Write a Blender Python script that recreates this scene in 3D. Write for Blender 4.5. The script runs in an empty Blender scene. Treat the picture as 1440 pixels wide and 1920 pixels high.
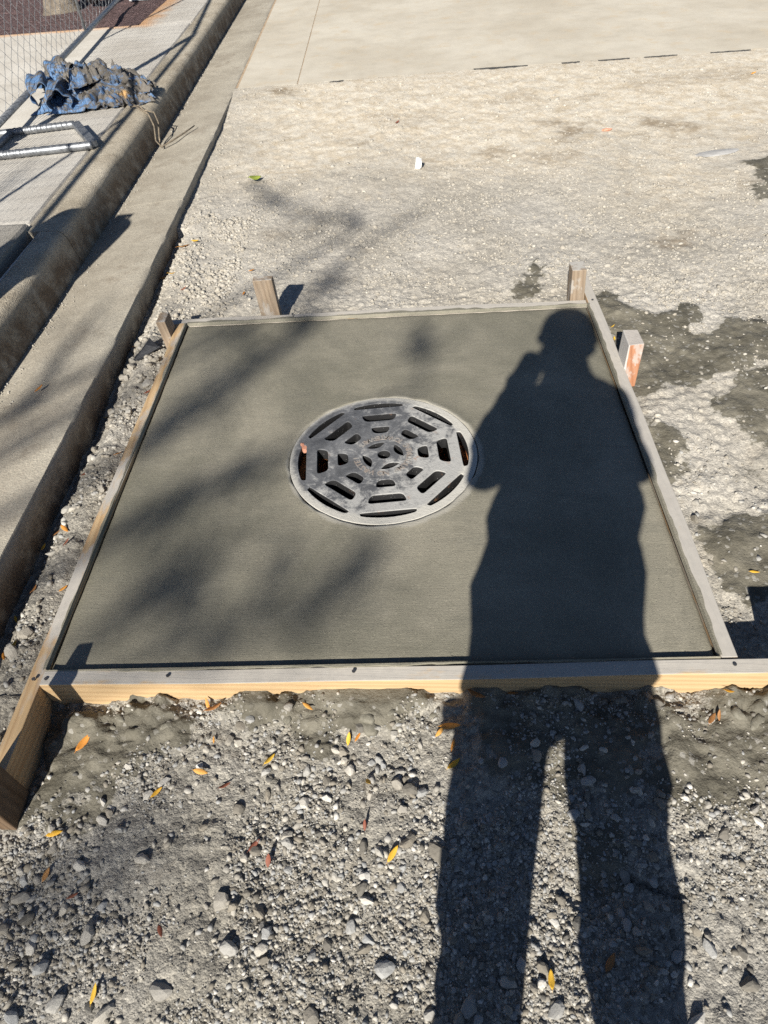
import bpy, bmesh, math, random
import numpy as np
from mathutils import Vector, Matrix

random.seed(7)
RNG = np.random.default_rng(11)
SC = bpy.context.scene
COL = SC.collection
PI = math.pi
R = math.radians

# ------------------------------------------------------------------ camera, sky, sun, exposure
cam_d = bpy.data.cameras.new('camera')
cam = bpy.data.objects.new('camera', cam_d)
COL.objects.link(cam)
SC.camera = cam
cam_d.sensor_fit = 'HORIZONTAL'
cam_d.sensor_width = 36.0
cam_d.lens = 36.0 * 1275 / 1440
CAM_R = Vector((0.99788842, 0.01473156, -0.06325891))
CAM_U = Vector((0.03300056, 0.7238707, 0.68914597))
CAM_F = Vector((-0.05594347, 0.68977836, -0.72185604))
CAM_P = Vector((0.1233, -1.6927, 1.5))
cm = Matrix((( CAM_R.x, CAM_U.x, -CAM_F.x, CAM_P.x), (CAM_R.y, CAM_U.y, -CAM_F.y, CAM_P.y),
             (CAM_R.z, CAM_U.z, -CAM_F.z, CAM_P.z), (0, 0, 0, 1)))
cam.matrix_world = cm
cam_d.clip_start = 0.02
cam_d.clip_end = 400
cam_d.dof.use_dof = True
cam_d.dof.focus_distance = 2.1
cam_d.dof.aperture_fstop = 9.5

SUN_AZ, SUN_EL = R(13.3), R(32.7)          # azimuth of the shadows from +y towards +x, elevation of the sun
S_DIR = Vector((math.sin(SUN_AZ) * math.cos(SUN_EL), math.cos(SUN_AZ) * math.cos(SUN_EL), -math.sin(SUN_EL)))
world = bpy.data.worlds.new('World')
SC.world = world
world.use_nodes = True
wn = world.node_tree
sky = wn.nodes.new('ShaderNodeTexSky')
sky.sky_type = 'NISHITA'
sky.sun_disc = False
sky.altitude = 1800
sky.air_density = 0.75
sky.dust_density = 0.4
sky.sun_elevation = SUN_EL
sky.sun_rotation = math.atan2(-S_DIR.x, -S_DIR.y)
bg = wn.nodes['Background']
bg.inputs['Strength'].default_value = 0.05
wn.links.new(sky.outputs['Color'], bg.inputs['Color'])
sun_d = bpy.data.lights.new('sun', 'SUN')
sun_d.energy = 5.0
sun_d.angle = R(0.53)
sun_d.color = (1.0, 0.95, 0.86)
sun = bpy.data.objects.new('sun', sun_d)
COL.objects.link(sun)
sun.rotation_euler = S_DIR.to_track_quat('-Z', 'Y').to_euler()
SC.view_settings.view_transform = 'Standard'
SC.view_settings.look = 'None'
SC.view_settings.gamma = 1
SC.view_settings.use_curve_mapping = False
SC.view_settings.exposure = 0.75
SC.cycles.use_denoising = False
SC.cycles.max_bounces = 6

# ------------------------------------------------------------------ measured world positions
WET = [[1.25, [[-0.909, -0.841], [-0.815, -0.83], [-0.484, -0.849], [-0.425, -0.862], [-0.334, -0.825], [-0.211, -0.806], [-0.017, -0.807], [0.12, -0.828], [0.185, -0.879], [0.091, -0.908], [-0.093, -0.924], [-0.142, -0.971], [-0.21, -0.942], [-0.305, -0.927], [-0.379, -0.89], [-0.44, -0.925], [-0.44, -0.993], [-0.562, -1.031], [-0.577, -1.069], [-0.725, -1.092], [-0.82, -1.079], [-0.882, -0.987]]], [0.75, [[0.213, -0.845], [0.665, -0.839], [0.668, -0.978], [0.583, -1.077], [0.454, -1.063], [0.233, -1.097], [0.205, -0.971]]], [1.2, [[0.843, -0.842], [0.963, -0.829], [1.031, -0.852], [0.943, -1.073], [0.874, -1.072], [0.693, -1.094], [0.639, -1.033], [0.675, -0.943], [0.778, -0.931], [0.815, -0.883]]], [0.8, [[0.436, -1.15], [0.549, -1.139], [0.558, -1.248], [0.459, -1.298], [0.422, -1.258]]], [1.0, [[0.91, 1.035], [0.974, 1.047], [0.983, 0.929], [1.06, 0.879], [1.27, 0.928], [1.277, 0.805], [1.146, 0.677], [1.097, 0.533], [1.015, 0.487], [0.959, 0.34], [0.925, 0.359], [0.911, 0.697]]], [1.0, [[1.241, 0.755], [1.452, 0.851], [1.563, 0.719], [1.514, 0.59], [1.327, 0.48], [1.155, 0.459], [1.03, 0.468], [0.963, 0.356], [0.972, 0.473], [1.126, 0.641]]], [1.0, [[1.29, 0.422], [1.473, 0.476], [1.317, 0.057], [1.229, 0.104], [1.202, 0.267]]], [0.9, [[0.945, 0.231], [1.044, 0.109], [1.008, -0.075], [0.904, -0.083], [0.915, 0.061]]], [1.0, [[0.953, -0.255], [1.225, -0.233], [1.105, -0.553], [1.014, -0.569], [0.96, -0.464], [0.934, -0.373]]], [0.9, [[0.561, 1.122], [0.684, 1.375], [0.751, 1.326], [0.675, 1.096], [0.593, 1.039]]], [0.9, [[1.996, 2.357], [2.231, 2.524], [2.003, 1.915], [1.902, 1.93]]], [0.5, [[1.101, -0.04], [1.278, 0.029], [1.233, -0.097], [1.118, -0.14]]]]
SOIL = [[0.8, [[1.015, 2.974], [1.108, 3.136], [1.246, 3.15], [1.237, 3.011], [1.093, 2.901]]], [0.7, [[1.689, 3.209], [1.8, 3.145], [1.892, 3.004], [1.845, 2.896], [1.743, 2.934], [1.668, 3.048]]], [0.8, [[-0.959, 4.342], [-0.747, 4.322], [-0.729, 4.153], [-0.896, 4.177]]], [0.5, [[1.388, 3.819], [1.512, 3.791], [1.493, 3.696], [1.37, 3.723]]], [0.6, [[1.032, 3.309], [1.142, 3.342], [1.142, 3.234], [1.035, 3.213]]], [0.5, [[0.554, 2.829], [0.673, 2.873], [0.681, 2.646], [0.584, 2.619]]], [0.45, [[0.925, 2.692], [1.086, 2.709], [1.084, 2.612], [0.927, 2.605]]], [0.6, [[1.356, 1.545], [1.452, 1.574], [1.437, 1.479], [1.35, 1.461]]], [0.5, [[1.867, 2.147], [2.051, 2.193], [2.001, 2.054], [1.846, 2.042]]], [0.35, [[0.565, 3.902], [1.024, 3.902], [1.146, 3.711], [0.697, 3.675]]], [0.3, [[1.723, 3.991], [2.756, 4.152], [2.619, 3.775], [1.73, 3.704]]], [0.35, [[-0.127, 3.622], [0.249, 3.662], [0.315, 3.452], [-0.048, 3.414]]], [0.4, [[-0.719, 1.923], [-0.579, 1.971], [-0.531, 1.803], [-0.671, 1.789]]]]
LEAVES = [(-0.74, -0.948, 0.045, 60, 'o', 'orange leaf lying on dark cement spill by the near left corner of the form'), (-0.407, -0.95, 0.022, 100, 'o', 'small orange leaf fragment on pale gravel below the front board'), (-0.418, -0.872, 0.05, 20, 'b', 'long brown leaf tucked against the foot of the front board'), (-0.437, -0.86, 0.035, 110, 'o', 'orange leaf upright against the foot of the front board'), (-0.422, -1.031, 0.035, -10, 'o', 'plump orange leaf pointing at a white stone in the foreground gravel'), (-0.36, -1.061, 0.03, 25, 'r', 'dark red leaf on gravel beside a plump orange leaf'), (-0.521, -1.074, 0.035, 45, 'y', 'narrow yellow leaf at the edge of the dark cement spill in front'), (-0.746, -1.159, 0.04, 15, 'y', 'golden leaf lying near the brown corner stake'), (-0.175, -0.883, 0.032, -35, 'o', 'orange leaf on the middle of the lumpy cement below the front board'), (-0.26, -1.001, 0.04, 50, 'y', 'slim yellow leaf midway between the front board and the foreground stones'), (-0.073, -0.954, 0.03, 80, 'y', 'yellow leaf wedged upright between two round stones'), (-0.051, -0.948, 0.025, 60, 'o', 'small curled tan leaf leaning on a round stone'), (-0.021, -1.062, 0.04, -65, 'y', 'bright yellow leaf standing in the gravel midway along the foreground'), (0.175, -0.931, 0.045, -5, 'o', 'broad orange leaf by the edge of the shadow of a leg'), (0.15, -0.943, 0.038, 45, 'o', 'orange leaf crossing under a broad one by the leg shadow'), (0.179, -0.975, 0.035, 70, 'o', 'upright curled orange leaf half in the edge of the shadow'), (0.178, -1.02, 0.035, 40, 'y', 'ochre leaf lowest of those along the edge of the leg shadow'), (0.036, -1.212, 0.035, 55, 'y', 'large bright yellow leaf on open gravel in the middle foreground'), (-0.737, -1.244, 0.035, 75, 'b', 'brown orange leaf on shaded gravel below the corner stake'), (-0.555, -1.462, 0.032, 85, 'y', 'yellow leaf low in the foreground among pale stones'), (-0.657, -1.29, 0.028, 30, 'r', 'thin reddish leaf strip on dusty gravel'), (-0.446, -1.357, 0.03, -60, 'r', 'red brown leaf pinned under a big pale stone'), (-0.273, -1.191, 0.03, 50, 'r', 'reddish leaf lying among clustered gravel stones'), (-0.237, -1.221, 0.03, 80, 'r', 'slim red leaf standing on end in clustered gravel stones'), (-0.027, -1.153, 0.035, 85, 'r', 'rust coloured leaf standing beside a large pale rock'), (0.341, -1.437, 0.04, 85, 'y', 'orange yellow leaf between the two leg shadows'), (0.463, -1.406, 0.045, 55, 'b', 'brown leaf in the shadow of a leg'), (0.242, -0.868, 0.045, -35, 'b', 'brown leaf in shadow at the foot of the front board'), (0.332, -0.852, 0.03, 5, 'b', 'small brown leaf in shadow against the front board'), (0.797, -0.92, 0.04, 50, 'b', 'curled brown leaf in a hollow of the lumpy cement'), (0.815, -0.911, 0.035, 80, 'b', 'pale brown leaf standing up in the lumpy cement hollow'), (0.847, -0.863, 0.025, -15, 'y', 'small yellow leaf on top of the cement lump by the front board'), (1.068, -0.458, 0.03, -8, 'y', 'clean yellow leaf on the smooth dark cement spill'), (-1.347, 0.46, 0.04, 60, 'o', 'single orange leaf on the bare concrete gutter'), (-1.114, 0.435, 0.04, 10, 'y', 'yellow leaf by the shaded gutter edge'), (-0.964, 0.531, 0.035, 40, 'r', 'pinkish leaf close to the far end of the side board'), (-0.977, 0.156, 0.035, 10, 'o', 'orange leaf touching the side board'), (-1.077, 0.062, 0.022, 60, 'r', 'reddish leaf scrap beside a pale stone on the gutter strip'), (-1.1, -0.19, 0.03, 40, 'b', 'tan leaf curled on stones under the gutter edge'), (-1.058, -0.197, 0.04, -40, 'o', 'pink orange leaf on clean gravel of the gutter strip'), (-1.023, -0.266, 0.028, 70, 'r', 'dull red leaf pressed into the gutter strip gravel'), (-1.141, -0.229, 0.03, 80, 'y', 'yellow leaf half in the gutter edge shadow'), (-1.081, -0.432, 0.04, 70, 'b', 'brown leaf among large rounded stones of the gutter strip'), (-0.988, -0.431, 0.03, 50, 'o', 'orange leaf squeezed by the side board and a white stone'), (-1.126, -0.514, 0.035, -60, 'y', 'golden leaf folded over stones at the photo edge'), (-1.066, -0.635, 0.03, 70, 'y', 'ochre leaf under a flat white stone'), (-1.088, -0.663, 0.035, -60, 'o', 'bright orange leaf cut off by the photo edge'), (-1.082, 1.768, 0.07, 15, 'o', 'longest orange leaf in the cluster by the gutter lip'), (-1.027, 1.817, 0.045, 10, 'y', 'yellow leaf at the tip of the cluster by the gutter lip'), (-1.147, 1.715, 0.035, 80, 'r', 'red brown leaf nearest the gutter lip in the leaf cluster'), (-1.15, 1.543, 0.045, 30, 'o', 'orange leaf on white stones close under the gutter lip'), (-1.086, 1.492, 0.035, 0, 'y', 'yellow orange leaf on white stones a step behind the left stake'), (-0.982, 1.318, 0.035, 50, 'r', 'faded pink leaf on gravel between the two rear left stakes'), (-0.677, 1.238, 0.035, 80, 'o', 'pale orange leaf beside the tall rear stake'), (-0.673, 1.467, 0.03, 10, 'o', 'pale orange leaf behind the tall rear stake'), (0.923, 0.779, 0.03, 40, 'y', 'yellow leaf in the gap between the board and the orange stake'), (0.916, 0.705, 0.035, 80, 'y', 'second yellow leaf lower in the gap beside the orange stake'), (-1.117, 0.897, 0.035, 30, 'o', 'orange leaf beside the black plastic scrap'), (2.577, 3.939, 0.06, 30, 'o', 'orange leaf near the far concrete road edge'), (0.042, 3.44, 0.05, 50, 'r', 'dark red leaf far out on the tan gravel')]
TWIG_SHADE = [[0.05, [[-0.285, 0.92], [-0.433, 0.629], [-0.619, 0.462], [-0.751, 0.306], [-0.857, 0.116]]], [0.03, [[-0.433, 0.629], [-0.557, 0.736], [-0.677, 0.913]]], [0.03, [[-0.855, -0.39], [-0.727, -0.249], [-0.596, -0.183], [-0.435, -0.07], [-0.315, -0.03]]], [0.03, [[-0.823, 0.126], [-0.755, 0.177], [-0.626, 0.281], [-0.522, 0.508]]], [0.035, [[-0.758, -0.697], [-0.68, -0.594], [-0.64, -0.5], [-0.522, -0.429], [-0.372, -0.373]]], [0.03, [[-0.528, -0.752], [-0.401, -0.673], [-0.215, -0.662], [-0.106, -0.577], [-0.021, -0.428], [0.009, -0.368]]], [0.025, [[0.135, 0.838], [0.162, 0.599], [0.146, 0.389]]], [0.03, [[-0.399, 1.062], [-0.296, 1.294], [-0.131, 1.603], [0.029, 1.827], [0.229, 1.998]]], [0.03, [[-0.872, 2.53], [-0.627, 2.115], [-0.373, 1.944], [-0.14, 1.849]]], [0.04, [[-1.384, 0.365], [-1.361, 0.646], [-1.35, 0.845], [-1.291, 1.155]]], [0.05, [[-0.812, -1.478], [-0.708, -1.405], [-0.621, -1.328], [-0.575, -1.245]]]]
CLUSTER_SHADE = [[0.1, [-0.601, 0.478]], [0.07, [-0.69, 0.399]], [0.06, [-0.653, -0.206]], [0.05, [-0.74, -0.271]], [0.08, [-0.684, -0.595]], [0.07, [-0.634, -0.494]], [0.05, [-0.488, -0.067]], [0.06, [-0.162, -0.611]], [0.05, [-0.036, -0.448]], [0.06, [-0.412, -0.69]], [0.12, [-1.347, 0.803]], [0.08, [-1.368, 0.43]], [0.08, [-0.253, 1.945]], [0.1, [-0.471, 1.842]], [0.06, [-0.258, 1.195]], [0.08, [-0.691, 2.218]], [0.12, [-0.65, -1.441]], [0.12, [-0.713, -1.491]], [0.1, [-0.598, -1.379]], [0.06, [-0.798, 0.171]], [0.06, [-0.537, -0.582]], [0.05, [-0.293, -0.497]], [0.08, [-0.526, -0.409]], [0.05, [-0.373, 0.885]], [0.05, [0.142, 0.638]], [0.12, [-2.096, 2.502]], [0.12, [-2.174, 2.281]], [0.15, [-2.344, 2.706]]]


# ------------------------------------------------------------------ helpers
def lin(r, g, b):
    f = lambda c: ((c / 255 + 0.055) / 1.055) ** 2.4 if c > 10.3 else c / 255 / 12.92
    return (f(r), f(g), f(b), 1.0)


def link(name, me, m=None, parent=None):
    o = bpy.data.objects.new(name, me)
    COL.objects.link(o)
    if m is not None and me is not None and len(me.materials) == 0:
        for k in (m if isinstance(m, (list, tuple)) else [m]):
            me.materials.append(k)
    if parent is not None:
        o.parent = parent
    return o


def tag(o, label=None, cat=None, group=None, kind=None):
    if label: o['label'] = label
    if cat: o['category'] = cat
    if group: o['group'] = group
    if kind: o['kind'] = kind
    return o


def empty(name, loc, label, cat, group=None, rz=0.0):
    o = bpy.data.objects.new(name, None)
    COL.objects.link(o)
    o.location = loc
    o.rotation_euler = (0, 0, rz)
    o.empty_display_size = 0.1
    bpy.context.view_layer.update()
    return tag(o, label, cat, group)


def mesh_np(name, V, F):
    """V (n,3), F (m,k) with one k."""
    me = bpy.data.meshes.new(name)
    V = np.asarray(V, np.float32); F = np.asarray(F, np.int32)
    k = F.shape[1]
    me.vertices.add(len(V)); me.vertices.foreach_set('co', V.ravel())
    me.loops.add(F.size); me.loops.foreach_set('vertex_index', F.ravel())
    me.polygons.add(len(F))
    me.polygons.foreach_set('loop_start', np.arange(len(F), dtype=np.int32) * k)
    me.polygons.foreach_set('loop_total', np.full(len(F), k, np.int32))
    me.update(calc_edges=True)
    me.validate()
    return me


class MB:
    def __init__(self): self.v = []; self.f = []
    def add(self, V, F):
        b = len(self.v)
        self.v += [tuple(p) for p in V]
        self.f += [tuple(i + b for i in q) for q in F]
        return self
    def box(self, x0, x1, y0, y1, z0, z1):
        return self.add([(x0, y0, z0), (x1, y0, z0), (x1, y1, z0), (x0, y1, z0), (x0, y0, z1), (x1, y0, z1), (x1, y1, z1), (x0, y1, z1)],
                        [(0, 3, 2, 1), (4, 5, 6, 7), (0, 1, 5, 4), (1, 2, 6, 5), (2, 3, 7, 6), (3, 0, 4, 7)])
    def tube(self, pts, rad, n=8, cap=True):
        pts = [Vector(p) for p in pts]
        rad = rad if isinstance(rad, (list, tuple)) else [rad] * len(pts)
        V, F = [], []
        up = Vector((0.13, 0.21, 0.97))
        for i, p in enumerate(pts):
            t = (pts[min(i + 1, len(pts) - 1)] - pts[max(i - 1, 0)]).normalized()
            a = t.cross(up)
            if a.length < 0.05: a = t.cross(Vector((1, 0, 0)))
            a.normalize(); b = t.cross(a)
            for k in range(n):
                w = 2 * PI * k / n
                V.append(p + (a * math.cos(w) + b * math.sin(w)) * rad[i])
        for i in range(len(pts) - 1):
            for k in range(n):
                F.append((i * n + k, i * n + (k + 1) % n, (i + 1) * n + (k + 1) % n, (i + 1) * n + k))
        if cap:
            F.append(tuple(range(n - 1, -1, -1)))
            F.append(tuple((len(pts) - 1) * n + k for k in range(n)))
        return self.add(V, F)
    def mesh(self, name, bevel=0, seg=2, smooth=False):
        me = bpy.data.meshes.new(name)
        me.from_pydata([tuple(p) for p in self.v], [], self.f)
        me.update()
        if bevel:
            bm = bmesh.new(); bm.from_mesh(me)
            bmesh.ops.recalc_face_normals(bm, faces=bm.faces)
            bmesh.ops.bevel(bm, geom=[e for e in bm.edges if len(e.link_faces) == 2 and e.calc_face_angle(0) > 0.5],
                            offset=bevel, segments=seg, affect='EDGES', profile=0.5)
            bm.to_mesh(me); bm.free()
        if smooth:
            me.polygons.foreach_set('use_smooth', [True] * len(me.polygons))
        return me
    def build(self, name, m, parent=None, bevel=0, seg=2, smooth=False):
        return link(name, self.mesh(name, bevel, seg, smooth), m, parent)


def hash2(ix, iy, seed):
    h = (ix.astype(np.int64) * 374761393 + iy.astype(np.int64) * 668265263 + seed * 1274126177) & 0x7fffffff
    h = ((h ^ (h >> 13)) * 1274126177) & 0x7fffffff
    return ((h ^ (h >> 16)) & 0xffff) / 65535.0


def vnoise(x, y, seed=0):
    ix, iy = np.floor(x), np.floor(y)
    fx, fy = x - ix, y - iy
    fx = fx * fx * (3 - 2 * fx); fy = fy * fy * (3 - 2 * fy)
    ix = ix.astype(np.int64); iy = iy.astype(np.int64)
    a = hash2(ix, iy, seed); b = hash2(ix + 1, iy, seed); c = hash2(ix, iy + 1, seed); d = hash2(ix + 1, iy + 1, seed)
    return (a * (1 - fx) + b * fx) * (1 - fy) + (c * (1 - fx) + d * fx) * fy


def fbm(x, y, octv=4, seed=0):
    s = 0; a = 1; t = 0
    for k in range(octv):
        s = s + a * vnoise(x * 2 ** k + 17.3 * k, y * 2 ** k - 9.1 * k, seed + k); t += a; a *= 0.5
    return s / t


def sstep(a, b, x):
    t = np.clip((x - a) / (b - a), 0, 1)
    return t * t * (3 - 2 * t)


def poly_sd(px, py, poly):
    """signed distance to a polygon, negative inside."""
    P = np.array(poly, float); n = len(P)
    d2 = np.full(px.shape, 1e9); ins = np.zeros(px.shape, bool)
    for i in range(n):
        a = P[i]; b = P[(i + 1) % n]; e = b - a
        t = np.clip(((px - a[0]) * e[0] + (py - a[1]) * e[1]) / (e @ e + 1e-12), 0, 1)
        dx = px - a[0] - t * e[0]; dy = py - a[1] - t * e[1]
        d2 = np.minimum(d2, dx * dx + dy * dy)
        c = (a[1] > py) != (b[1] > py)
        xc = (b[0] - a[0]) * (py - a[1]) / (b[1] - a[1] + 1e-12) + a[0]
        ins ^= c & (px < xc)
    d = np.sqrt(d2)
    return np.where(ins, -d, d)


# ------------------------------------------------------------------ material helper
class NT:
    def __init__(self, name):
        self.m = bpy.data.materials.new(name)
        self.m.use_nodes = True
        self.t = self.m.node_tree
        self.b = self.t.nodes['Principled BSDF']
    def n(self, typ, **kw):
        nd = self.t.nodes.new('ShaderNode' + typ)
        for k, v in kw.items(): setattr(nd, k, v)
        return nd
    def l(self, a, b): self.t.links.new(a, b)
    def put(self, sock, v):
        if v is None: return
        if hasattr(v, 'is_output') or isinstance(v, bpy.types.NodeSocket): self.l(v, sock)
        else: sock.default_value = v
    def coord(self, scale=(1, 1, 1), kind='Object'):
        tc = self.n('TexCoord'); mp = self.n('Mapping'); mp.inputs['Scale'].default_value = scale
        self.l(tc.outputs[kind], mp.inputs['Vector']); return mp.outputs['Vector']
    def noise(self, scale, detail=4, rough=0.55, vec=None, dist=0, out='Fac'):
        nd = self.n('TexNoise'); nd.inputs['Scale'].default_value = scale; nd.inputs['Detail'].default_value = detail
        nd.inputs['Roughness'].default_value = rough; nd.inputs['Distortion'].default_value = dist
        self.l(vec if vec is not None else self.coord(), nd.inputs['Vector']); return nd.outputs[out]
    def voro(self, scale, vec=None, feature='F1', out='Distance', rnd=1.0):
        nd = self.n('TexVoronoi', feature=feature); nd.inputs['Scale'].default_value = scale
        nd.inputs['Randomness'].default_value = rnd
        self.l(vec if vec is not None else self.coord(), nd.inputs['Vector']); return nd.outputs[out]
    def ramp(self, fac, stops, interp='LINEAR'):
        nd = self.n('ValToRGB'); nd.color_ramp.interpolation = interp
        el = nd.color_ramp.elements
        while len(el) < len(stops): el.new(0.5)
        for e, (p, c) in zip(el, stops):
            e.position = p; e.color = c if len(c) == 4 else (*c, 1)
        self.l(fac, nd.inputs['Fac']); return nd.outputs['Color']
    def step(self, fac, a, b):
        nd = self.n('MapRange', interpolation_type='SMOOTHSTEP')
        self.put(nd.inputs['Value'], fac); nd.inputs['From Min'].default_value = a; nd.inputs['From Max'].default_value = b
        return nd.outputs['Result']
    def mix(self, fac, a, b, mode='MIX'):
        nd = self.n('Mix', data_type='RGBA', blend_type=mode)
        self.put(nd.inputs[0], fac); self.put(nd.inputs[6], a); self.put(nd.inputs[7], b); return nd.outputs[2]
    def math(self, op, a, b=None, c=None):
        nd = self.n('Math', operation=op)
        self.put(nd.inputs[0], a); self.put(nd.inputs[1], b)
        if c is not None: self.put(nd.inputs[2], c)
        return nd.outputs[0]
    def attr(self, name, out='Fac'):
        nd = self.n('Attribute'); nd.attribute_name = name; return nd.outputs[out]
    def xyz(self, vec=None):
        nd = self.n('SeparateXYZ'); self.l(vec if vec is not None else self.coord(), nd.inputs[0]); return nd.outputs
    def normal_z(self):
        g = self.n('NewGeometry'); s = self.n('SeparateXYZ'); self.l(g.outputs['True Normal'], s.inputs[0]); return s.outputs[2]
    def island(self):
        return self.n('NewGeometry').outputs['Random Per Island']
    def objrand(self):
        return self.n('ObjectInfo').outputs['Random']
    def bump(self, h, strength=0.5, dist=0.01, nrm=None):
        nd = self.n('Bump'); nd.inputs['Strength'].default_value = strength; nd.inputs['Distance'].default_value = dist
        self.l(h, nd.inputs['Height'])
        if nrm is not None: self.l(nrm, nd.inputs['Normal'])
        return nd.outputs['Normal']
    def done(self, color=None, rough=None, metal=None, normal=None, spec=None):
        self.put(self.b.inputs['Base Color'], color); self.put(self.b.inputs['Roughness'], rough)
        self.put(self.b.inputs['Metallic'], metal); self.put(self.b.inputs['Normal'], normal)
        self.put(self.b.inputs['Specular IOR Level'], spec)
        return self.m


def g(v, w=1.0, b=1.0):                       # a warm or cool grey in linear light
    return (v, v * w, v * b, 1)


def m_ground():
    t = NT('crushed_limestone_ground')
    v = t.coord()
    wet = t.attr('wet'); tan = t.attr('tan')
    big = t.noise(1.7, 5, 0.6, v)
    mid = t.noise(14, 5, 0.65, v)
    fine = t.noise(160, 4, 0.7, v)
    peb = t.voro(105, v, 'F1', 'Color'); peb2 = t.voro(260, v, 'F1', 'Color')
    pv = t.xyz(peb)[0]; pv2 = t.xyz(peb2)[1]
    dust = t.mix(t.step(big, 0.35, 0.68), g(.265, .935, .81), g(.34, .95, .86))
    tanc = t.mix(t.step(mid, 0.35, 0.7), g(.50, .87, .68), g(.62, .93, .80))
    dust = t.mix(tan, dust, tanc)
    # grains and pebbles each have their own shade
    pale = t.attr('pale')
    dust = t.mix(t.math('MULTIPLY', pale, t.math('SUBTRACT', 1.0, tan)), dust, t.mix(t.step(big, .35, .68), g(.37, .925, .80), g(.46, .94, .84)))
    c = t.mix(t.math('SUBTRACT', .55, t.math('ADD', t.math('MULTIPLY', pale, .15), t.math('MULTIPLY', tan, .15))), dust, t.ramp(pv, [(0, (.45, .45, .45)), (.5, (.95, .95, .94)), (1, (1.5, 1.48, 1.42))]), 'MULTIPLY')
    c = t.mix(t.math('SUBTRACT', .35, t.math('MULTIPLY', tan, .2)), c, t.ramp(pv2, [(0, (.5, .5, .5)), (.6, (1, 1, 1)), (1, (1.45, 1.45, 1.42))]), 'MULTIPLY')
    soil = t.math('MULTIPLY', t.step(t.noise(4.2, 7, .72, v, .6), .55, .66), t.math('ADD', .12, t.math('MULTIPLY', tan, .5)))
    c = t.mix(soil, c, t.mix(t.step(t.noise(2.2, 3, .5, v), .5, .62), g(.40, .82, .57), g(.25, .80, .56)))
    c = t.mix(t.math('MULTIPLY', t.step(mid, .58, .74), 0.35), c, g(.24, .82, .58))
    c = t.mix(t.math('MULTIPLY', t.attr('soil'), t.step(t.noise(22, 5, .7, v), .3, .6)), c, (.20, .15, .095, 1))
    wn_ = t.math('ADD', wet, t.math('MULTIPLY', t.math('SUBTRACT', t.noise(38, 4, .7, v), 0.5), 0.95))
    wf = t.step(wn_, 0.40, 0.60)
    damp = t.step(wn_, .12, .5)
    dust0 = damp
    wc = t.mix(t.step(t.noise(10, 7, 0.72, v), .3, .7), (.080, .073, .055, 1), (.185, .170, .134, 1))
    wc = t.mix(t.math('MULTIPLY', t.step(t.noise(55, 4, .7, v), .62, .74), .45), wc, (.30, .285, .245, 1))
    wc = t.mix(t.math('MULTIPLY', t.step(pv, .93, .97), .5), wc, g(.36, .96, .88))
    c = t.mix(t.math('MULTIPLY', damp, .35), c, (.27, .255, .215, 1))
    c = t.mix(wf, c, wc)
    hp = t.math('SUBTRACT', 1.0, t.voro(105, v)); hp2 = t.math('SUBTRACT', 1.0, t.voro(260, v))
    h = t.math('ADD', t.math('MULTIPLY', hp, .5), t.math('ADD', t.math('MULTIPLY', hp2, .3), t.math('MULTIPLY', fine, .7)))
    h = t.math('MULTIPLY', h, t.math('SUBTRACT', 1.0, t.math('MAXIMUM', t.math('MULTIPLY', wf, .45), t.math('MAXIMUM', t.math('MULTIPLY', tan, .55), t.math('MULTIPLY', pale, .5)))))
    nr = t.bump(h, 0.9, 0.006)
    rough = t.math('SUBTRACT', .95, t.math('MULTIPLY', wf, .2))
    return t.done(c, rough, 0, nr, .25)


def m_stone(mode):
    t = NT('limestone_' + mode)
    v = t.coord()
    r = t.island() if mode == 'gravel' else t.objrand()
    pos = t.n('NewGeometry').outputs['Position']
    base = t.ramp(r, [(0, (.12, .115, .105)), (.25, (.24, .215, .175)), (.5, (.31, .292, .26)), (.72, (.315, .318, .315)), (.9, (.42, .39, .335)), (1, (.55, .53, .49))])
    n1 = t.noise(90, 6, .75, pos)
    c = t.mix(0.6, base, t.ramp(n1, [(.25, (.62, .60, .56)), (.5, (1, 1, 1)), (.8, (1.25, 1.24, 1.2))]), 'MULTIPLY')
    yy = t.xyz(pos)[1]
    c = t.mix(t.step(yy, -.75, 1.3), c, t.mix(.6, c, (.42, .385, .325, 1)))
    h = t.noise(220, 4, .7, pos)
    return t.done(c, .95, 0, t.bump(h, .6, .002), .2)


def m_concrete(name, c0, c1, grit=1.0, stain=None, scale=1.0, brown=None):
    t = NT(name)
    v = t.coord()
    big = t.noise(2.2 * scale, 6, .62, v); mid = t.noise(11 * scale, 6, .68, v); fine = t.noise(230, 3, .7, v)
    c = t.mix(t.step(big, .3, .7), c0, c1)
    c = t.mix(.5, c, t.ramp(mid, [(.2, (.7, .69, .66)), (.5, (1, 1, 1)), (.85, (1.15, 1.14, 1.1))]), 'MULTIPLY')
    if stain: c = t.mix(t.math('MULTIPLY', t.step(t.noise(5, 6, .7, v), .52, .72), .7), c, stain)
    if brown:
        z = t.xyz(v)[2]
        f = t.math('MULTIPLY', t.step(z, brown[0], brown[1]), t.step(t.noise(9, 5, .7, v), .25, .6))
        c = t.mix(f, c, brown[2])
    sp = t.xyz(t.voro(190, v, 'F1', 'Color'))[0]
    c = t.mix(.45 * grit, c, t.ramp(sp, [(0, (.4, .4, .4)), (.3, (.9, .9, .9)), (.8, (1.05, 1.05, 1.05)), (1, (1.5, 1.5, 1.45))]), 'MULTIPLY')
    h = t.math('ADD', fine, t.math('MULTIPLY', mid, 1.5))
    h = t.math('ADD', h, t.math('MULTIPLY', t.voro(150, v), -.7 * grit))
    return t.done(c, .92, 0, t.bump(h, .55 * grit, .004), .25)


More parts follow.
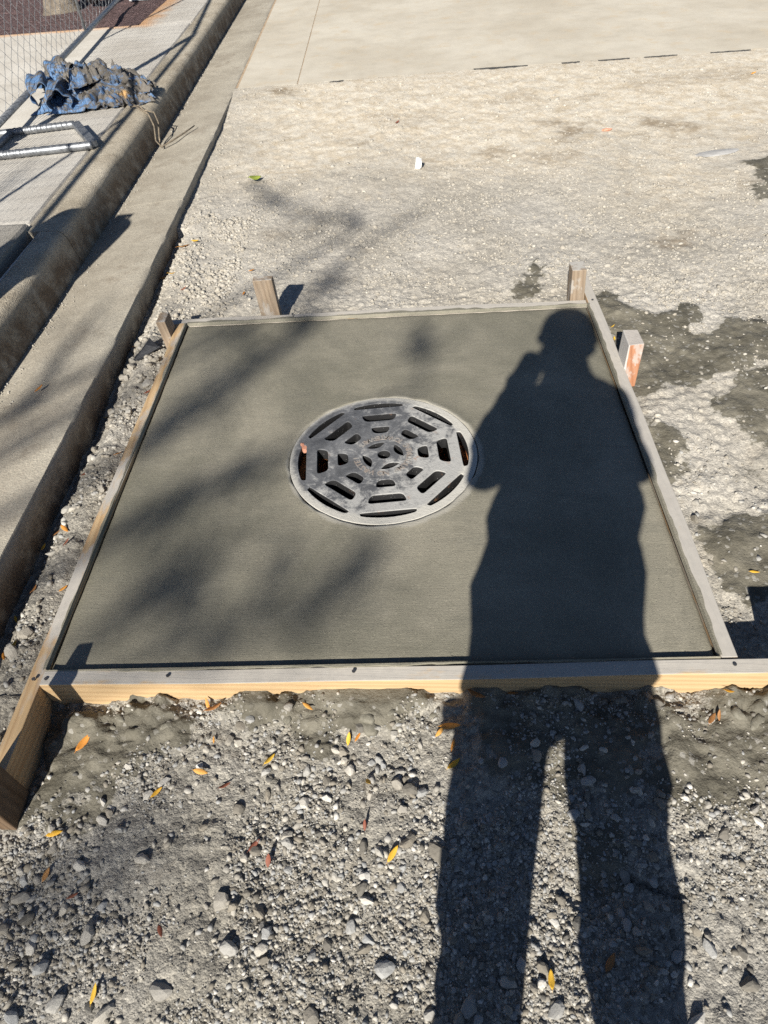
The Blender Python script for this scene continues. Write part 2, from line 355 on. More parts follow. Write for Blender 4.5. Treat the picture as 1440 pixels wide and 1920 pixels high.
def m_sidewalk():
    t = NT('sidewalk_concrete')
    v = t.coord()
    big = t.noise(2.0, 6, .62, v); mid = t.noise(12, 6, .68, v); fine = t.noise(230, 3, .7, v)
    c = t.mix(t.step(big, .3, .7), g(.46, .93, .82), g(.58, .95, .86))
    c = t.mix(.4, c, t.ramp(mid, [(.2, (.75, .74, .72)), (.5, (1, 1, 1)), (.85, (1.12, 1.1, 1.08))]), 'MULTIPLY')
    x, y, z = t.xyz(v)
    # rust wash where the mulch bed drains onto the slab
    dd = t.math('MAXIMUM', t.math('ADD', x, 2.43), t.math('SUBTRACT', 6.28, y))
    f = t.math('SUBTRACT', 1.0, t.step(t.math('ADD', dd, t.math('MULTIPLY', t.math('SUBTRACT', t.noise(6, 4, .6, v), .5), .3)), -.02, .2))
    c = t.mix(t.math('MULTIPLY', f, .75), c, (.50, .25, .09, 1))
    h = t.math('ADD', fine, t.math('MULTIPLY', mid, 1.2))
    return t.done(c, .92, 0, t.bump(h, .4, .004), .25)


def m_fresh():
    t = NT('fresh_cement')
    v = t.coord()
    big = t.noise(1.9, 5, .62, v, .6); mid = t.noise(12, 5, .62, v, .3)
    st = t.noise(3.0, 4, .7, t.coord((4, 70, 5)))
    arcs = t.noise(2.2, 3, .6, t.coord((1.2, 5, 1)), 1.4)
    fine = t.noise(300, 3, .7, v)
    c = t.mix(t.step(big, .32, .70), (.166, .157, .122, 1), (.278, .256, .202, 1))
    c = t.mix(t.math('MULTIPLY', t.step(arcs, .5, .7), .35), c, (.165, .158, .128, 1))
    c = t.mix(.4, c, t.ramp(mid, [(.25, (.82, .82, .82)), (.75, (1.14, 1.14, 1.12))]), 'MULTIPLY')
    c = t.mix(.2, c, t.ramp(st, [(.3, (.82, .82, .82)), (.7, (1.14, 1.14, 1.14))]), 'MULTIPLY')
    gr = t.xyz(t.voro(260, v, 'F1', 'Color'))[0]
    c = t.mix(.35, c, t.ramp(gr, [(0, (.6, .6, .6)), (.3, (.98, .98, .98)), (.9, (1, 1, 1)), (1, (1.6, 1.6, 1.55))]), 'MULTIPLY')
    pit = t.step(t.voro(70, v), .14, .04)
    pk = t.math('MULTIPLY', pit, t.step(t.noise(7, 3, .6, v), .5, .62))
    c = t.mix(t.math('MULTIPLY', pk, .5), c, (.06, .055, .045, 1))
    x, y, z = t.xyz(v)
    r = t.math('SQRT', t.math('ADD', t.math('MULTIPLY', x, x), t.math('MULTIPLY', y, y)))
    rr = t.math('ADD', r, t.math('ADD', t.math('MULTIPLY', t.math('SUBTRACT', mid, .5), .04), t.math('MULTIPLY', t.math('ADD', y, t.math('MULTIPLY', x, -.6)), .022)))
    c = t.mix(t.math('MULTIPLY', t.step(rr, .332, .316), .75), c, (.38, .36, .31, 1))
    h = t.math('ADD', t.math('MULTIPLY', fine, 1.1), t.math('MULTIPLY', st, .7))
    h = t.math('ADD', h, t.math('MULTIPLY', gr, .25))
    h = t.math('SUBTRACT', h, t.math('MULTIPLY', pk, 1.6))
    return t.done(c, t.math('ADD', .55, t.math('MULTIPLY', big, .15)), 0, t.bump(h, .6, .0022), .3)


def m_wood(name, c0, c1, c2, cement=0.0, axis='x', wash=.5, weather=0.0, paint=None):
    t = NT(name)
    k = {'x': (1.4, 26, 26), 'y': (26, 1.4, 26), 'z': (26, 26, 1.4)}[axis]
    v = t.coord(k); vo = t.coord()
    wv = t.n('TexWave', wave_type='BANDS', bands_direction='DIAGONAL', wave_profile='SAW')
    wv.inputs['Scale'].default_value = 1.15; wv.inputs['Distortion'].default_value = 5.5; wv.inputs['Detail'].default_value = 3
    wv.inputs['Detail Scale'].default_value = .9; wv.inputs['Detail Roughness'].default_value = .6
    t.l(v, wv.inputs['Vector'])
    fib = t.noise(5, 5, .7, t.coord(tuple(q * 3 for q in k)))
    c = t.ramp(wv.outputs['Fac'], [(0, c0), (.55, c1), (1, c2)])
    c = t.mix(.35, c, t.ramp(fib, [(.25, (.7, .68, .64)), (.75, (1.18, 1.16, 1.12))]), 'MULTIPLY')
    kn = t.step(t.voro(3.3, t.coord({'x': (.35, 1, 1), 'y': (1, .35, 1), 'z': (1, 1, .35)}[axis])), .085, .03)
    c = t.mix(t.math('MULTIPLY', kn, .8), c, (c0[0] * .35, c0[1] * .27, c0[2] * .2, 1))
    if weather:
        c = t.mix(t.math('MULTIPLY', t.step(t.noise(7, 5, .7, t.coord(tuple(q ** .5 for q in k))), .35, .7), weather), c, (.20, .165, .13, 1))
    if paint:
        c = t.mix(t.math('MAXIMUM', t.step(t.noise(26, 4, .7, vo), .58, .66), t.step(t.math('ADD', t.xyz(vo)[0], t.math('MULTIPLY', t.noise(26, 4, .7, vo), .01)), .8925, .8885)), c, paint)
    if cement:
        nz = t.normal_z()
        nn = t.noise(13, 5, .65, t.coord({'x': (.35, 1, 1), 'y': (1, .35, 1), 'z': (1, 1, .5)}[axis]))
        f = t.math('MULTIPLY', t.step(nz, .6, .9), t.step(nn, .62 - .45 * cement, .78 - .45 * cement))
        side = t.math('MULTIPLY', t.step(nn, .66 - max(0, wash - .5), .74 - max(0, wash - .5)), wash)
        f = t.math('MAXIMUM', f, side)
        cc = t.mix(t.noise(40, 4, .7, vo), (.33, .325, .31, 1), (.50, .48, .44, 1))
        c = t.mix(t.math('MULTIPLY', f, .88), c, cc)
    h = t.math('ADD', wv.outputs['Fac'], t.math('MULTIPLY', fib, 1.2))
    return t.done(c, .82, 0, t.bump(h, .35, .0015), .25)


def m_grate():
    t = NT('cast_iron_grate')
    v = t.coord()
    x, y, z = t.xyz(v)
    n1 = t.noise(13, 8, .74, v, .6); n2 = t.noise(48, 7, .78, v); n3 = t.noise(150, 3, .7, v)
    c = t.mix(t.step(n1, .32, .7), (.085, .087, .092, 1), (.19, .193, .20, 1))
    # cement film wiped over the casting, thickest on the top face towards the rim
    r = t.math('SQRT', t.math('ADD', t.math('MULTIPLY', x, x), t.math('MULTIPLY', y, y)))
    side = t.math('ADD', t.math('MULTIPLY', x, .55), t.math('MULTIPLY', y, -.35))
    film = t.math('ADD', t.math('ADD', t.math('MULTIPLY', n1, .9), t.math('MULTIPLY', n2, .45)), t.math('ADD', side, t.math('MULTIPLY', r, .35)))
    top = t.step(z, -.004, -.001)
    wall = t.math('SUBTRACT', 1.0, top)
    c = t.mix(wall, c, (.018, .018, .019, 1))  # slot sides near black: the shade inside the slots put into the colour
    f = t.math('MULTIPLY', t.step(film, .67, .86), top)
    c = t.mix(t.math('MULTIPLY', f, .8), c, t.mix(n2, (.34, .335, .32, 1), (.52, .51, .48, 1)))
    rim = t.math('MULTIPLY', t.step(t.math('ADD', t.math('ADD', r, t.math('MULTIPLY', side, .10)), t.math('MULTIPLY', t.math('SUBTRACT', n2, .5), .03)), .274, .296), top)
    c = t.mix(rim, c, t.mix(n2, (.40, .385, .345, 1), (.56, .54, .49, 1)))
    rust = t.math('MULTIPLY', t.step(t.noise(13, 5, .75, v), .60, .72), t.math('SUBTRACT', 1.0, rim))
    c = t.mix(t.math('MULTIPLY', rust, .55), c, (.30, .15, .075, 1))
    sp = t.math('MULTIPLY', t.step(t.voro(95, v), .12, .05), t.math('SUBTRACT', 1.0, top))
    c = t.mix(sp, c, (.3, .3, .29, 1))
    h = t.math('ADD', t.math('MULTIPLY', n3, .6), t.math('MULTIPLY', n2, 1.0))
    return t.done(c, t.math('ADD', .62, t.math('MULTIPLY', f, .3)), .05, t.bump(h, .8, .0025), .3)


def m_plain(name, c0, c1, scale=20, rough=.7, metal=0.0, bump=.3, bd=.002, spec=.4):
    t = NT(name)
    v = t.coord()
    n1 = t.noise(scale, 5, .65, v)
    c = t.mix(t.step(n1, .3, .7), c0, c1)
    return t.done(c, rough, metal, t.bump(t.noise(scale * 6, 4, .7, v), bump, bd), spec)


def m_tarp():
    t = NT('woven_tarp')
    v = t.coord()
    n1 = t.noise(9.5, 6, .7, t.coord((.6, 1.6, 1)), .9); n2 = t.noise(24, 6, .75, t.coord((.5, 1.6, 1)))
    wv = t.noise(260, 2, .5, v)
    blue = t.mix(n2, (.04, .10, .22, 1), (.15, .265, .45, 1))
    dirt = t.mix(n2, (.05, .048, .045, 1), (.22, .195, .165, 1))
    x, y, z = t.xyz(v)
    bias = t.math('ADD', t.math('MULTIPLY', x, .13), t.math('MULTIPLY', z, .35))
    f = t.step(t.math('ADD', n1, bias), .46, .58)
    c = t.mix(f, blue, dirt)
    c = t.mix(t.math('MULTIPLY', t.step(t.noise(4, 3, .5, t.coord((1, 1, 1.4))), .66, .72), .8), c, (.55, .33, .12, 1))
    return t.done(c, .6, 0, t.bump(t.math('ADD', wv, t.math('MULTIPLY', n2, 1.5)), .5, .006), .35)


def m_zinc():
    t = NT('galvanised_steel')
    v = t.coord()
    n1 = t.noise(35, 4, .7, v)
    c = t.mix(t.step(n1, .3, .7), (.20, .21, .225, 1), (.36, .375, .395, 1))
    return t.done(c, t.math('ADD', .38, t.math('MULTIPLY', n1, .2)), .75, t.bump(t.noise(120, 3, .6, v), .2, .001))


def m_mulch():
    t = NT('rubber_mulch')
    v = t.coord()
    cv = t.xyz(t.voro(48, v, 'F1', 'Color'))[0]
    c = t.ramp(cv, [(0, (.07, .042, .04)), (.5, (.125, .08, .078)), (.95, (.19, .125, .12)), (1, (.22, .15, .15))])
    h = t.math('ADD', t.voro(48, v), t.noise(90, 3, .7, v))
    return t.done(c, .9, 0, t.bump(h, 1.0, .02), .3)


def m_leaf(name, a, b):
    t = NT(name)
    r = t.objrand(); n1 = t.noise(70, 4, .7)
    c = t.mix(r, a, b)
    c = t.mix(t.math('MULTIPLY', t.step(n1, .5, .75), .6), c, (a[0] * .4, a[1] * .3, a[2] * .3, 1))
    return t.done(c, .6, 0, t.bump(t.noise(120, 3), .4, .001), .35)


M = dict(
    ground=m_ground(), stone=m_stone('stone'), gravel=m_stone('gravel'), fresh=m_fresh(), grate=m_grate(), tarp=m_tarp(), zinc=m_zinc(), mulch=m_mulch(),
    sidewalk=m_sidewalk(),
    gutter=m_concrete('gutter_concrete', g(.33, .90, .73), g(.45, .92, .76), .8, g(.26, .85, .66), brown=(.02, -.12, (.13, .10, .075, 1))),
    kerb=m_concrete('kerb_concrete', g(.34, .87, .67), g(.48, .90, .73), 1.2, g(.20, .82, .60), brown=(.128, .05, (.17, .125, .085, 1))),  # face browned with dirt; its own shade is put into this colour too
    road=m_concrete('road_concrete', g(.46, .90, .73), g(.56, .925, .78), .25, (.50, .41, .29, 1), .5),
    raised=m_concrete('old_paving', g(.25, .93, .8), g(.34, .94, .84), 1.0),
    mortar=m_concrete('mortar', g(.45, .97, .92), g(.6, .97, .92), 1.0),
    cement_lump=m_concrete('cement_lump', g(.155, .93, .73), g(.225, .94, .77), .7),
    bitumen=m_plain('bitumen', g(.03), g(.08, .97, .92), 30, .85, 0, .8, .01),
    crackfill=m_plain('crack_fill', (.34, .24, .15, 1), (.46, .36, .25, 1), 12, .95, 0, .5, .004),
    pine_x=m_wood('pine_board_along', (.42, .285, .15, 1), (.53, .38, .215, 1), (.47, .325, .18, 1), .66, 'x', .45),
    pine_y=m_wood('pine_board_across', (.40, .26, .14, 1), (.53, .38, .22, 1), (.46, .32, .175, 1), .42, 'y'),
    pine_y2=m_wood('pine_board_coated', (.38, .26, .15, 1), (.48, .34, .21, 1), (.42, .29, .17, 1), 0.9, 'y', .7),
    pine_x2=m_wood('pine_board_back', (.42, .29, .16, 1), (.52, .37, .21, 1), (.46, .32, .18, 1), .85, 'x', .9),
    stake=m_wood('weathered_stake', (.085, .052, .03, 1), (.15, .098, .058, 1), (.11, .07, .042, 1), 0, 'z', weather=.35),
    stake_grey=m_wood('grey_stake', (.20, .15, .105, 1), (.30, .235, .17, 1), (.24, .18, .13, 1), .5, 'z', .62, weather=.6),
    stake_orange=m_wood('orange_stake', (.29, .125, .065, 1), (.38, .19, .11, 1), (.33, .15, .08, 1), .8, 'z', .7, paint=(.47, .44, .41, 1)),
    nail=m_plain('nail_steel', g(.10), g(.2), 60, .4, .8),
    shaft=m_plain('shaft_concrete', g(.10, .95, .85), g(.17, .95, .85), 10, .95, 0, .6, .006),
    rust=m_plain('rusted_iron', (.42, .15, .05, 1), (.55, .24, .09, 1), 22, .85, .1, .5, .003),
    letter=m_plain('worn_lettering', (.25, .20, .165, 1), (.30, .295, .28, 1), 30, .6, .1),
    twine=m_plain('dirty_twine', (.10, .085, .065, 1), (.26, .21, .15, 1), 40, .9),
    plastic=m_plain('black_plastic', (.016, .017, .02, 1), (.05, .052, .058, 1), 26, .4),
    brick=m_plain('brick_chip', (.50, .21, .13, 1), (.62, .34, .24, 1), 40, .9),
    bark=m_plain('tree_bark', (.16, .13, .10, 1), (.34, .29, .23, 1), 16, .95, 0, 1.0, .03),
    foliage=m_plain('tree_foliage', (.05, .075, .025, 1), (.11, .11, .035, 1), 12, .7),
    plate=m_plain('painted_steel', (.40, .42, .44, 1), (.52, .54, .56, 1), 18, .5, .3),
    leaf_y=m_leaf('leaf_yellow', (.62, .34, .03, 1), (.74, .47, .06, 1)),
    leaf_o=m_leaf('leaf_orange', (.58, .23, .04, 1), (.66, .34, .08, 1)),
    leaf_b=m_leaf('leaf_brown', (.30, .14, .05, 1), (.42, .22, .08, 1)),
    leaf_r=m_leaf('leaf_red', (.20, .065, .04, 1), (.30, .12, .07, 1)),
    leaf_g=m_leaf('leaf_green', (.30, .36, .05, 1), (.36, .42, .08, 1)),
    skin=m_plain('skin', (.42, .25, .18, 1), (.5, .31, .23, 1), 8, .6),
    jacket=m_plain('jacket_cloth', (.08, .10, .16, 1), (.12, .14, .2, 1), 18, .9),
    trousers=m_plain('trouser_cloth', (.06, .07, .10, 1), (.1, .11, .15, 1), 22, .9),
    boots=m_plain('boot_leather', (.10, .06, .035, 1), (.16, .10, .06, 1), 20, .7),
    helmet=m_plain('helmet_shell', (.75, .75, .74, 1), (.8, .8, .79, 1), 10, .4),
    phone=m_plain('phone_glass', (.01, .01, .012, 1), (.02, .02, .022, 1), 10, .2),
    drum=m_plain('orange_drum', (.72, .16, .02, 1), (.78, .20, .03, 1), 8, .5),
    drum_w=m_plain('white_band', (.7, .7, .7, 1), (.78, .78, .78, 1), 8, .4),
    rubber=m_plain('black_rubber', g(.02), g(.05), 12, .9),
)

# ------------------------------------------------------------------ the lie of the land
_CP = np.array([(-1.0, -.9, -.125), (-.85, -1.2, -.11), (-.5, -.95, -.085), (0, -.95, -.08), (.5, -.95, -.085), (1, -.95, -.08), (0, -1.5, -.10), (-.7, -1.6, -.11), (.8, -1.5, -.10),
                (1.1, -.6, -.125), (1.1, -.2, -.10), (1.1, .3, -.075), (1.2, 1, -.05), (-1.02, -.4, -.115), (-1.02, .3, -.105), (-1.02, .9, -.08), (0, 1.2, -.05), (.8, 1.3, -.045),
                (-1.1, 1.6, -.065), (-1, 2.2, -.055), (0, 2.5, -.04), (1.5, 2.5, -.035), (-1.1, 3.4, -.04), (-1.1, 4.3, -.010), (0, 4.4, -.004), (2, 4.45, -.004), (3, 3, -.03), (2.5, 1, -.05), (0, -3, -.1), (3, -2, -.1), (4, 4, -.015)])
LIPX = [(-6, 0), (1, 0), (3.5, -.06), (5, -.11), (7.5, -.20), (12, -.36), (30, -1.0)]


def road_dx(y):
    return np.interp(y, [p[0] for p in LIPX], [p[1] for p in LIPX])


def base_h(x, y):
    x = np.asarray(x, float); y = np.asarray(y, float)
    num = 0; den = 0
    for cx, cy, cz in _CP:
        w = 1.0 / ((x - cx) ** 2 + (y - cy) ** 2 + .02) ** 1.6
        num = num + w * cz; den = den + w
    return num / den


def soil_at(x, y):
    out = np.zeros(np.shape(x)); wob = (fbm(x * 6, y * 6, 4, 13) - .5) * .3
    for amt, poly in SOIL:
        P = np.array(poly); lo, hi = P.min(0) - .3, P.max(0) + .3
        sel = (x > lo[0]) & (x < hi[0]) & (y > lo[1]) & (y < hi[1])
        if sel.any(): out[sel] = np.maximum(out[sel], amt * (1 - sstep(-.05, .08, poly_sd(x[sel], y[sel], poly) + wob[sel])))
    return out


def wet_at(x, y):
    wob = (fbm(x * 7, y * 7, 5, 3) - .5) * .34 + (fbm(x * 34, y * 34, 4, 5) - .5) * .12
    out = np.zeros(np.shape(x))
    for amt, poly in WET:
        P = np.array(poly)
        lo, hi = P.min(0) - .25, P.max(0) + .25
        sel = (x > lo[0]) & (x < hi[0]) & (y > lo[1]) & (y < hi[1])
        if not sel.any(): continue
        d = poly_sd(x[sel], y[sel], poly) + wob[sel] * .6
        out[sel] = np.maximum(out[sel], amt * (1 - sstep(-.045, .06, d)))
    return out


def ground_h(x, y, wet=None):
    x = np.asarray(x, float); y = np.asarray(y, float)
    if wet is None: wet = wet_at(x, y)
    z = base_h(x, y)
    far = sstep(.7, 2.4, y)
    z = z + (fbm(x * 2.2, y * 2.2, 3, 21) - .5) * (.035 - .02 * far)
    z = z + (fbm(x * 9, y * 9, 3, 31) - .5) * (.022 - .008 * far)
    z = z + (np.abs(fbm(x * 26, y * 26, 3, 41) - .5)) * .028 * (1 - .45 * wet) * (1 - .82 * far)
    z = z + (vnoise(x * 75, y * 75, 51) - .5) * .006 * (1 - .5 * wet)
    # cement and spoil heaped against the outside of the front board
    heap = np.exp(-np.clip(-.84 - y, 0, 9) / .05) * (y < -.8)
    z = z + heap * (.012 + wet * (.030 + .045 * (fbm(x * 12, y * 14, 3, 61) - .38)))
    lump = sstep(.40, .75, fbm(x * 30, y * 30, 2, 71))
    rg1 = 1 - np.abs(2 * fbm(x * 19, y * 19, 3, 171) - 1); rg2 = np.abs(2 * fbm(x * 46, y * 46, 3, 172) - 1)
    z = z + wet * (lump * .012 + (rg1 - .75) * .030 + rg2 * .016) * np.exp(-np.clip(-.86 - y, 0, 9) / .11) * (y < -.8)
    z = z + wet * (.010 + (fbm(x * 17, y * 17, 3, 81) - .5) * .016)
    z = np.where((y > -.93) & (y < -.79), np.minimum(z, -.016 - .022 * fbm(x * 16, y * 5, 3, 61)), z)
    # windrow of clods under the gutter edge
    lip = -1.148 + road_dx(y)
    z = z + .03 * np.exp(-((x - lip - .13) / .06) ** 2) * (fbm(x * 7, y * 7, 2, 91)) * (y < 2.4)
    z = z - .05 * np.exp(-((x - lip) / .05) ** 2) * (y < 2.0)
    # a hollow trodden in the gravel in front of the slab
    z = z - .035 * np.exp(-(((x - .46) / .06) ** 2 + ((y + 1.28) / .05) ** 2))
    z = z + sstep(4.20, 4.40, y) * (-.0005 - z) * .95
    tt = np.clip(((x - .53) * .10 + (y + 1.255) * -.035) / (.10 ** 2 + .035 ** 2), 0, 1)
    dcr = np.hypot(x - .53 - tt * .10, y + 1.255 + tt * .035) + (fbm(x * 30, y * 30, 2, 55) - .5) * .012
    z = z - .022 * np.exp(-(dcr / .008) ** 2)
    z = np.where(y > 4.437 + .085 * np.clip((x + .6) / 1.3, 0, 1), -.16, z)
    z = np.where(x < lip - .03, -.26, z)
    return z


def axis(parts):
    out = [parts[0][0]]
    for a, b, d in parts:
        n = max(1, int(round((b - a) / d)))
        out += list(np.linspace(a, b, n + 1)[1:])
    return np.array(out)


gx = axis([(-80, -10, 14), (-10, -1.6, 1.2), (-1.6, -1.28, .04), (-1.28, 1.72, .0082), (1.72, 3.9, .025), (3.9, 12, .8), (12, 80, 14)])
gy = axis([(-80, -10, 14), (-10, -2.0, .5), (-2.0, -1.66, .03), (-1.66, -1.05, .0082), (-1.05, -.83, .0052), (-.83, 1.15, .0082), (1.15, 2.6, .013), (2.6, 4.36, .02), (4.36, 4.56, .008), (4.56, 12, .8), (12, 120, 14)])
X, Y = np.meshgrid(gx, gy)
xf, yf = X.ravel(), Y.ravel()
wetf = wet_at(xf, yf)
zf = ground_h(xf, yf, wetf)
tanf = sstep(.9, 3.2, yf + (fbm(xf * 1.4, yf * 1.4, 3, 8) - .5) * 1.6) * sstep(-1.6, .1, xf + yf * .05 + 0.4)
nx, ny = len(gx), len(gy)
idx = np.arange(nx * ny).reshape(ny, nx)
F = np.stack([idx[:-1, :-1], idx[:-1, 1:], idx[1:, 1:], idx[1:, :-1]], -1).reshape(-1, 4)
fcx = xf[F].mean(1); fcy = yf[F].mean(1)
keep = ~((np.abs(fcx) < .83) & (fcy > -.78) & (fcy < .87))
me = mesh_np('ground', np.c_[xf, yf, zf], F[keep])
a = me.attributes.new('wet', 'FLOAT', 'POINT'); a.data.foreach_set('value', wetf.astype(np.float32))
palef = np.maximum(sstep(-.1, 1.3, yf + (fbm(xf * 2, yf * 2, 3, 88) - .5) * .8), sstep(.85, 1.0, xf) * sstep(-.95, -.3, yf))
a = me.attributes.new('pale', 'FLOAT', 'POINT'); a.data.foreach_set('value', palef.astype(np.float32))
a = me.attributes.new('soil', 'FLOAT', 'POINT'); a.data.foreach_set('value', soil_at(xf, yf).astype(np.float32))
a = me.attributes.new('tan', 'FLOAT', 'POINT'); a.data.foreach_set('value', tanf.astype(np.float32))
me.polygons.foreach_set('use_smooth', np.ones(len(me.polygons), bool))
ground = tag(link('ground', me, M['ground']), 'pale crushed limestone ground with dark cement spills around the form', None, None, 'structure')


# ------------------------------------------------------------------ gutter, kerb, sidewalk, road
def sweep(name, prof, ys, m, parent, jag=None, seed=0, amp=.003):
    n = len(prof); V = []
    P = np.array(prof)
    for k, y in enumerate(ys):
        dx = float(road_dx(y))
        for j, (x, z) in enumerate(P):
            w = (float(fbm(np.array([y * 6.0 + j * 3.1]), np.array([j * 7.7]), 3, seed)[0]) - .5) * 2 * amp
            jg = 0
            if jag and jag[j]:
                jg = (float(fbm(np.array([y * 14.0]), np.array([3.3]), 4, seed + 5)[0]) - .5) * 2 * jag[j]
            V.append((x + dx + w + jg, y, z + w * .5))
    F = []
    for k in range(len(ys) - 1):
        for j in range(n - 1):
            F.append((k * n + j, k * n + j + 1, (k + 1) * n + j + 1, (k + 1) * n + j))
    F.append(tuple(range(n)))
    F.append(tuple((len(ys) - 1) * n + j for j in range(n - 1, -1, -1)))
    me = bpy.data.meshes.new(name); me.from_pydata(V, [], F); me.update()
    bm = bmesh.new(); bm.from_mesh(me); bmesh.ops.recalc_face_normals(bm, faces=bm.faces); bm.to_mesh(me); bm.free()
    me.polygons.foreach_set('use_smooth', [True] * len(me.polygons))
    try: me.set_sharp_from_angle(angle=R(50))
    except Exception: pass
    return link(name, me, m, parent)


gutter = tag(bpy.data.objects.new('gutter', None), 'flat concrete gutter pan beside the excavated gravel', None, None, 'structure'); COL.objects.link(gutter)
kerb = tag(bpy.data.objects.new('kerb', None), 'weathered rounded concrete kerb between sidewalk and gutter', None, None, 'structure'); COL.objects.link(kerb)
GP = [(-1.156, -.30), (-1.155, -.16), (-1.152, -.09), (-1.149, -.04), (-1.147, -.012), (-1.153, -.002), (-1.18, .0005), (-1.26, -.004), (-1.36, -.012), (-1.46, -.022), (-1.56, -.030), (-1.56, -.30)]
GJ = [.010, .008, .005, .003, .0025, .0015, 0, 0, 0, 0, 0, 0]
for y0, y1 in ((-3.2, 2.26), (2.264, 4.655), (4.66, 9.2), (9.205, 30)):
    sweep('gutter_section', GP, np.linspace(y0, y1, max(3, int((y1 - y0) / .025)) if y1 < 9.3 else 30), M['gutter'], gutter, GJ if y0 < 4 else None, 13)
KP = [(-1.5415, -.30), (-1.5415, -.03), (-1.549, .0), (-1.558, .04), (-1.567, .08), (-1.575, .110), (-1.583, .126), (-1.596, .1365), (-1.614, .1415), (-1.65, .1432), (-1.71, .1438), (-1.772, .144), (-1.775, -.30)]
KP2 = [(x if x > -1.69 else max(x, -1.692), z) for x, z in KP]
for y0, y1, pr in ((-3.2, 1.585, KP2), (1.592, 6.2, KP), (6.206, 12, KP), (12.006, 30, KP)):
    sweep('kerb_section', pr, np.linspace(y0, y1, max(3, int((y1 - y0) / .03)) if y1 < 7 else 30), M['kerb'], kerb, None, 29, .0028)

sidewalk = tag(bpy.data.objects.new('sidewalk', None), 'pale concrete sidewalk slabs behind the kerb', None, None, 'structure'); COL.objects.link(sidewalk)


def slab_strip(name, y0, y1, xr, xl, ztop, thick, m, parent, follow=True, jag=.004, seed=3):
    ys = np.linspace(y0, y1, max(3, int((y1 - y0) / .03)) if y1 < 12 else 40)
    V = []; F = []
    for y in ys:
        dx = float(road_dx(y)) if follow else 0
        j = (float(fbm(np.array([y * 11.0]), np.array([1.7]), 3, seed)[0]) - .5) * 2 * jag
        e = min(1, min(abs(y - y0), abs(y - y1)) / .02)
        V += [(xr + dx + j, y, ztop - thick), (xr + dx + j, y, ztop - .012), (xr + dx + j - .012, y, ztop - .004 * (1 - e)), (xl, y, ztop - .004 * (1 - e)), (xl, y, ztop - thick)]
    for k in range(len(ys) - 1):
        for q in range(5):
            F.append((k * 5 + q, k * 5 + (q + 1) % 5, (k + 1) * 5 + (q + 1) % 5, (k + 1) * 5 + q))
    F += [(4, 3, 2, 1, 0), tuple((len(ys) - 1) * 5 + q for q in range(5))]
    me = bpy.data.meshes.new(name); me.from_pydata(V, [], F); me.update()
    bm = bmesh.new(); bm.from_mesh(me); bmesh.ops.recalc_face_normals(bm, faces=bm.faces); bm.to_mesh(me); bm.free()
    return link(name, me, m, parent)


# the bed is a real gap in the slabs: full-width slab up to its near edge, a narrow one along its side
slab_strip('paving_slab', 1.70, 6.20, -1.786, -7, .142, .2, M['sidewalk'], sidewalk)
slab_strip('paving_slab', 6.206, 6.28, -1.781, -7, .1415, .2, M['sidewalk'], sidewalk, jag=.002)
slab_strip('paving_slab', 6.2805, 14, -1.781, -2.47, .1425, .2, M['sidewalk'], sidewalk)
slab_strip('paving_slab', 14.008, 30, -1.781, -2.6, .142, .2, M['sidewalk'], sidewalk)
tag(slab_strip('paving_slab', -3, 1.635, -1.765, -7, .170, .2, M['raised'], sidewalk, jag=.006), 'older grey slab standing higher than the sidewalk with a broken edge')
slab_strip('mortar_strip', -3, 1.68, -1.695, -1.722, .135, .1, M['mortar'], sidewalk, jag=.004, seed=9)
mb = MB(); mb.box(-7, -1.6, -3, 1.72, -.2, .055); mb.build('joint_fill', M['crackfill'], sidewalk)
bedv = MB(); bedv.box(-9, -2.4705, 6.2803, 16, -.1, .128)
bed = bedv.mesh('mulch_bed')
bmx = bmesh.new(); bmx.from_mesh(bed); bmesh.ops.subdivide_edges(bmx, edges=bmx.edges[:], cuts=40, use_grid_fill=True)
for v in bmx.verts:
    if v.co.z > .12: v.co.z += random.uniform(-.012, .012)
bmx.to_mesh(bed); bmx.free()
tag(link('mulch_bed', bed, M['mulch']), 'purple brown mulch bed behind the fence', None, None, 'structure')

road = tag(bpy.data.objects.new('road', None), 'new pale concrete road beyond the gravel', None, None, 'structure'); COL.objects.link(road)


def road_panel(name, xl0, xr, yedge, yfar, m, jagamp, seed):
    """xl0/xr: functions of y; yedge: function of x for the near edge."""
    us = np.linspace(0, 1, 180); V = []; F = []
    for u in us:
        x0 = xl0(4.45) * (1 - u) + xr(4.45) * u
        y0 = yedge(x0) + (float(fbm(np.array([x0 * 9.0]), np.array([0.4]), 4, seed)[0]) - .5) * 2 * jagamp
        x1 = xl0(yfar) * (1 - u) + xr(yfar) * u
        V += [(x0, y0, -.2), (x0, y0, -.003), (x0, y0 + .008, .0)]
        for s in (.1, .25, .5, 1): V.append((x0 * (1 - s) + x1 * s, y0 + .008 + (yfar - y0) * s, 0.0))
    n = 7
    for k in range(len(us) - 1):
        for j in range(n - 1): F.append((k * n + j, (k + 1) * n + j, (k + 1) * n + j + 1, k * n + j + 1))
    me = bpy.data.meshes.new(name); me.from_pydata(V, [], F); me.update()
    return link(name, me, m, parent=road)


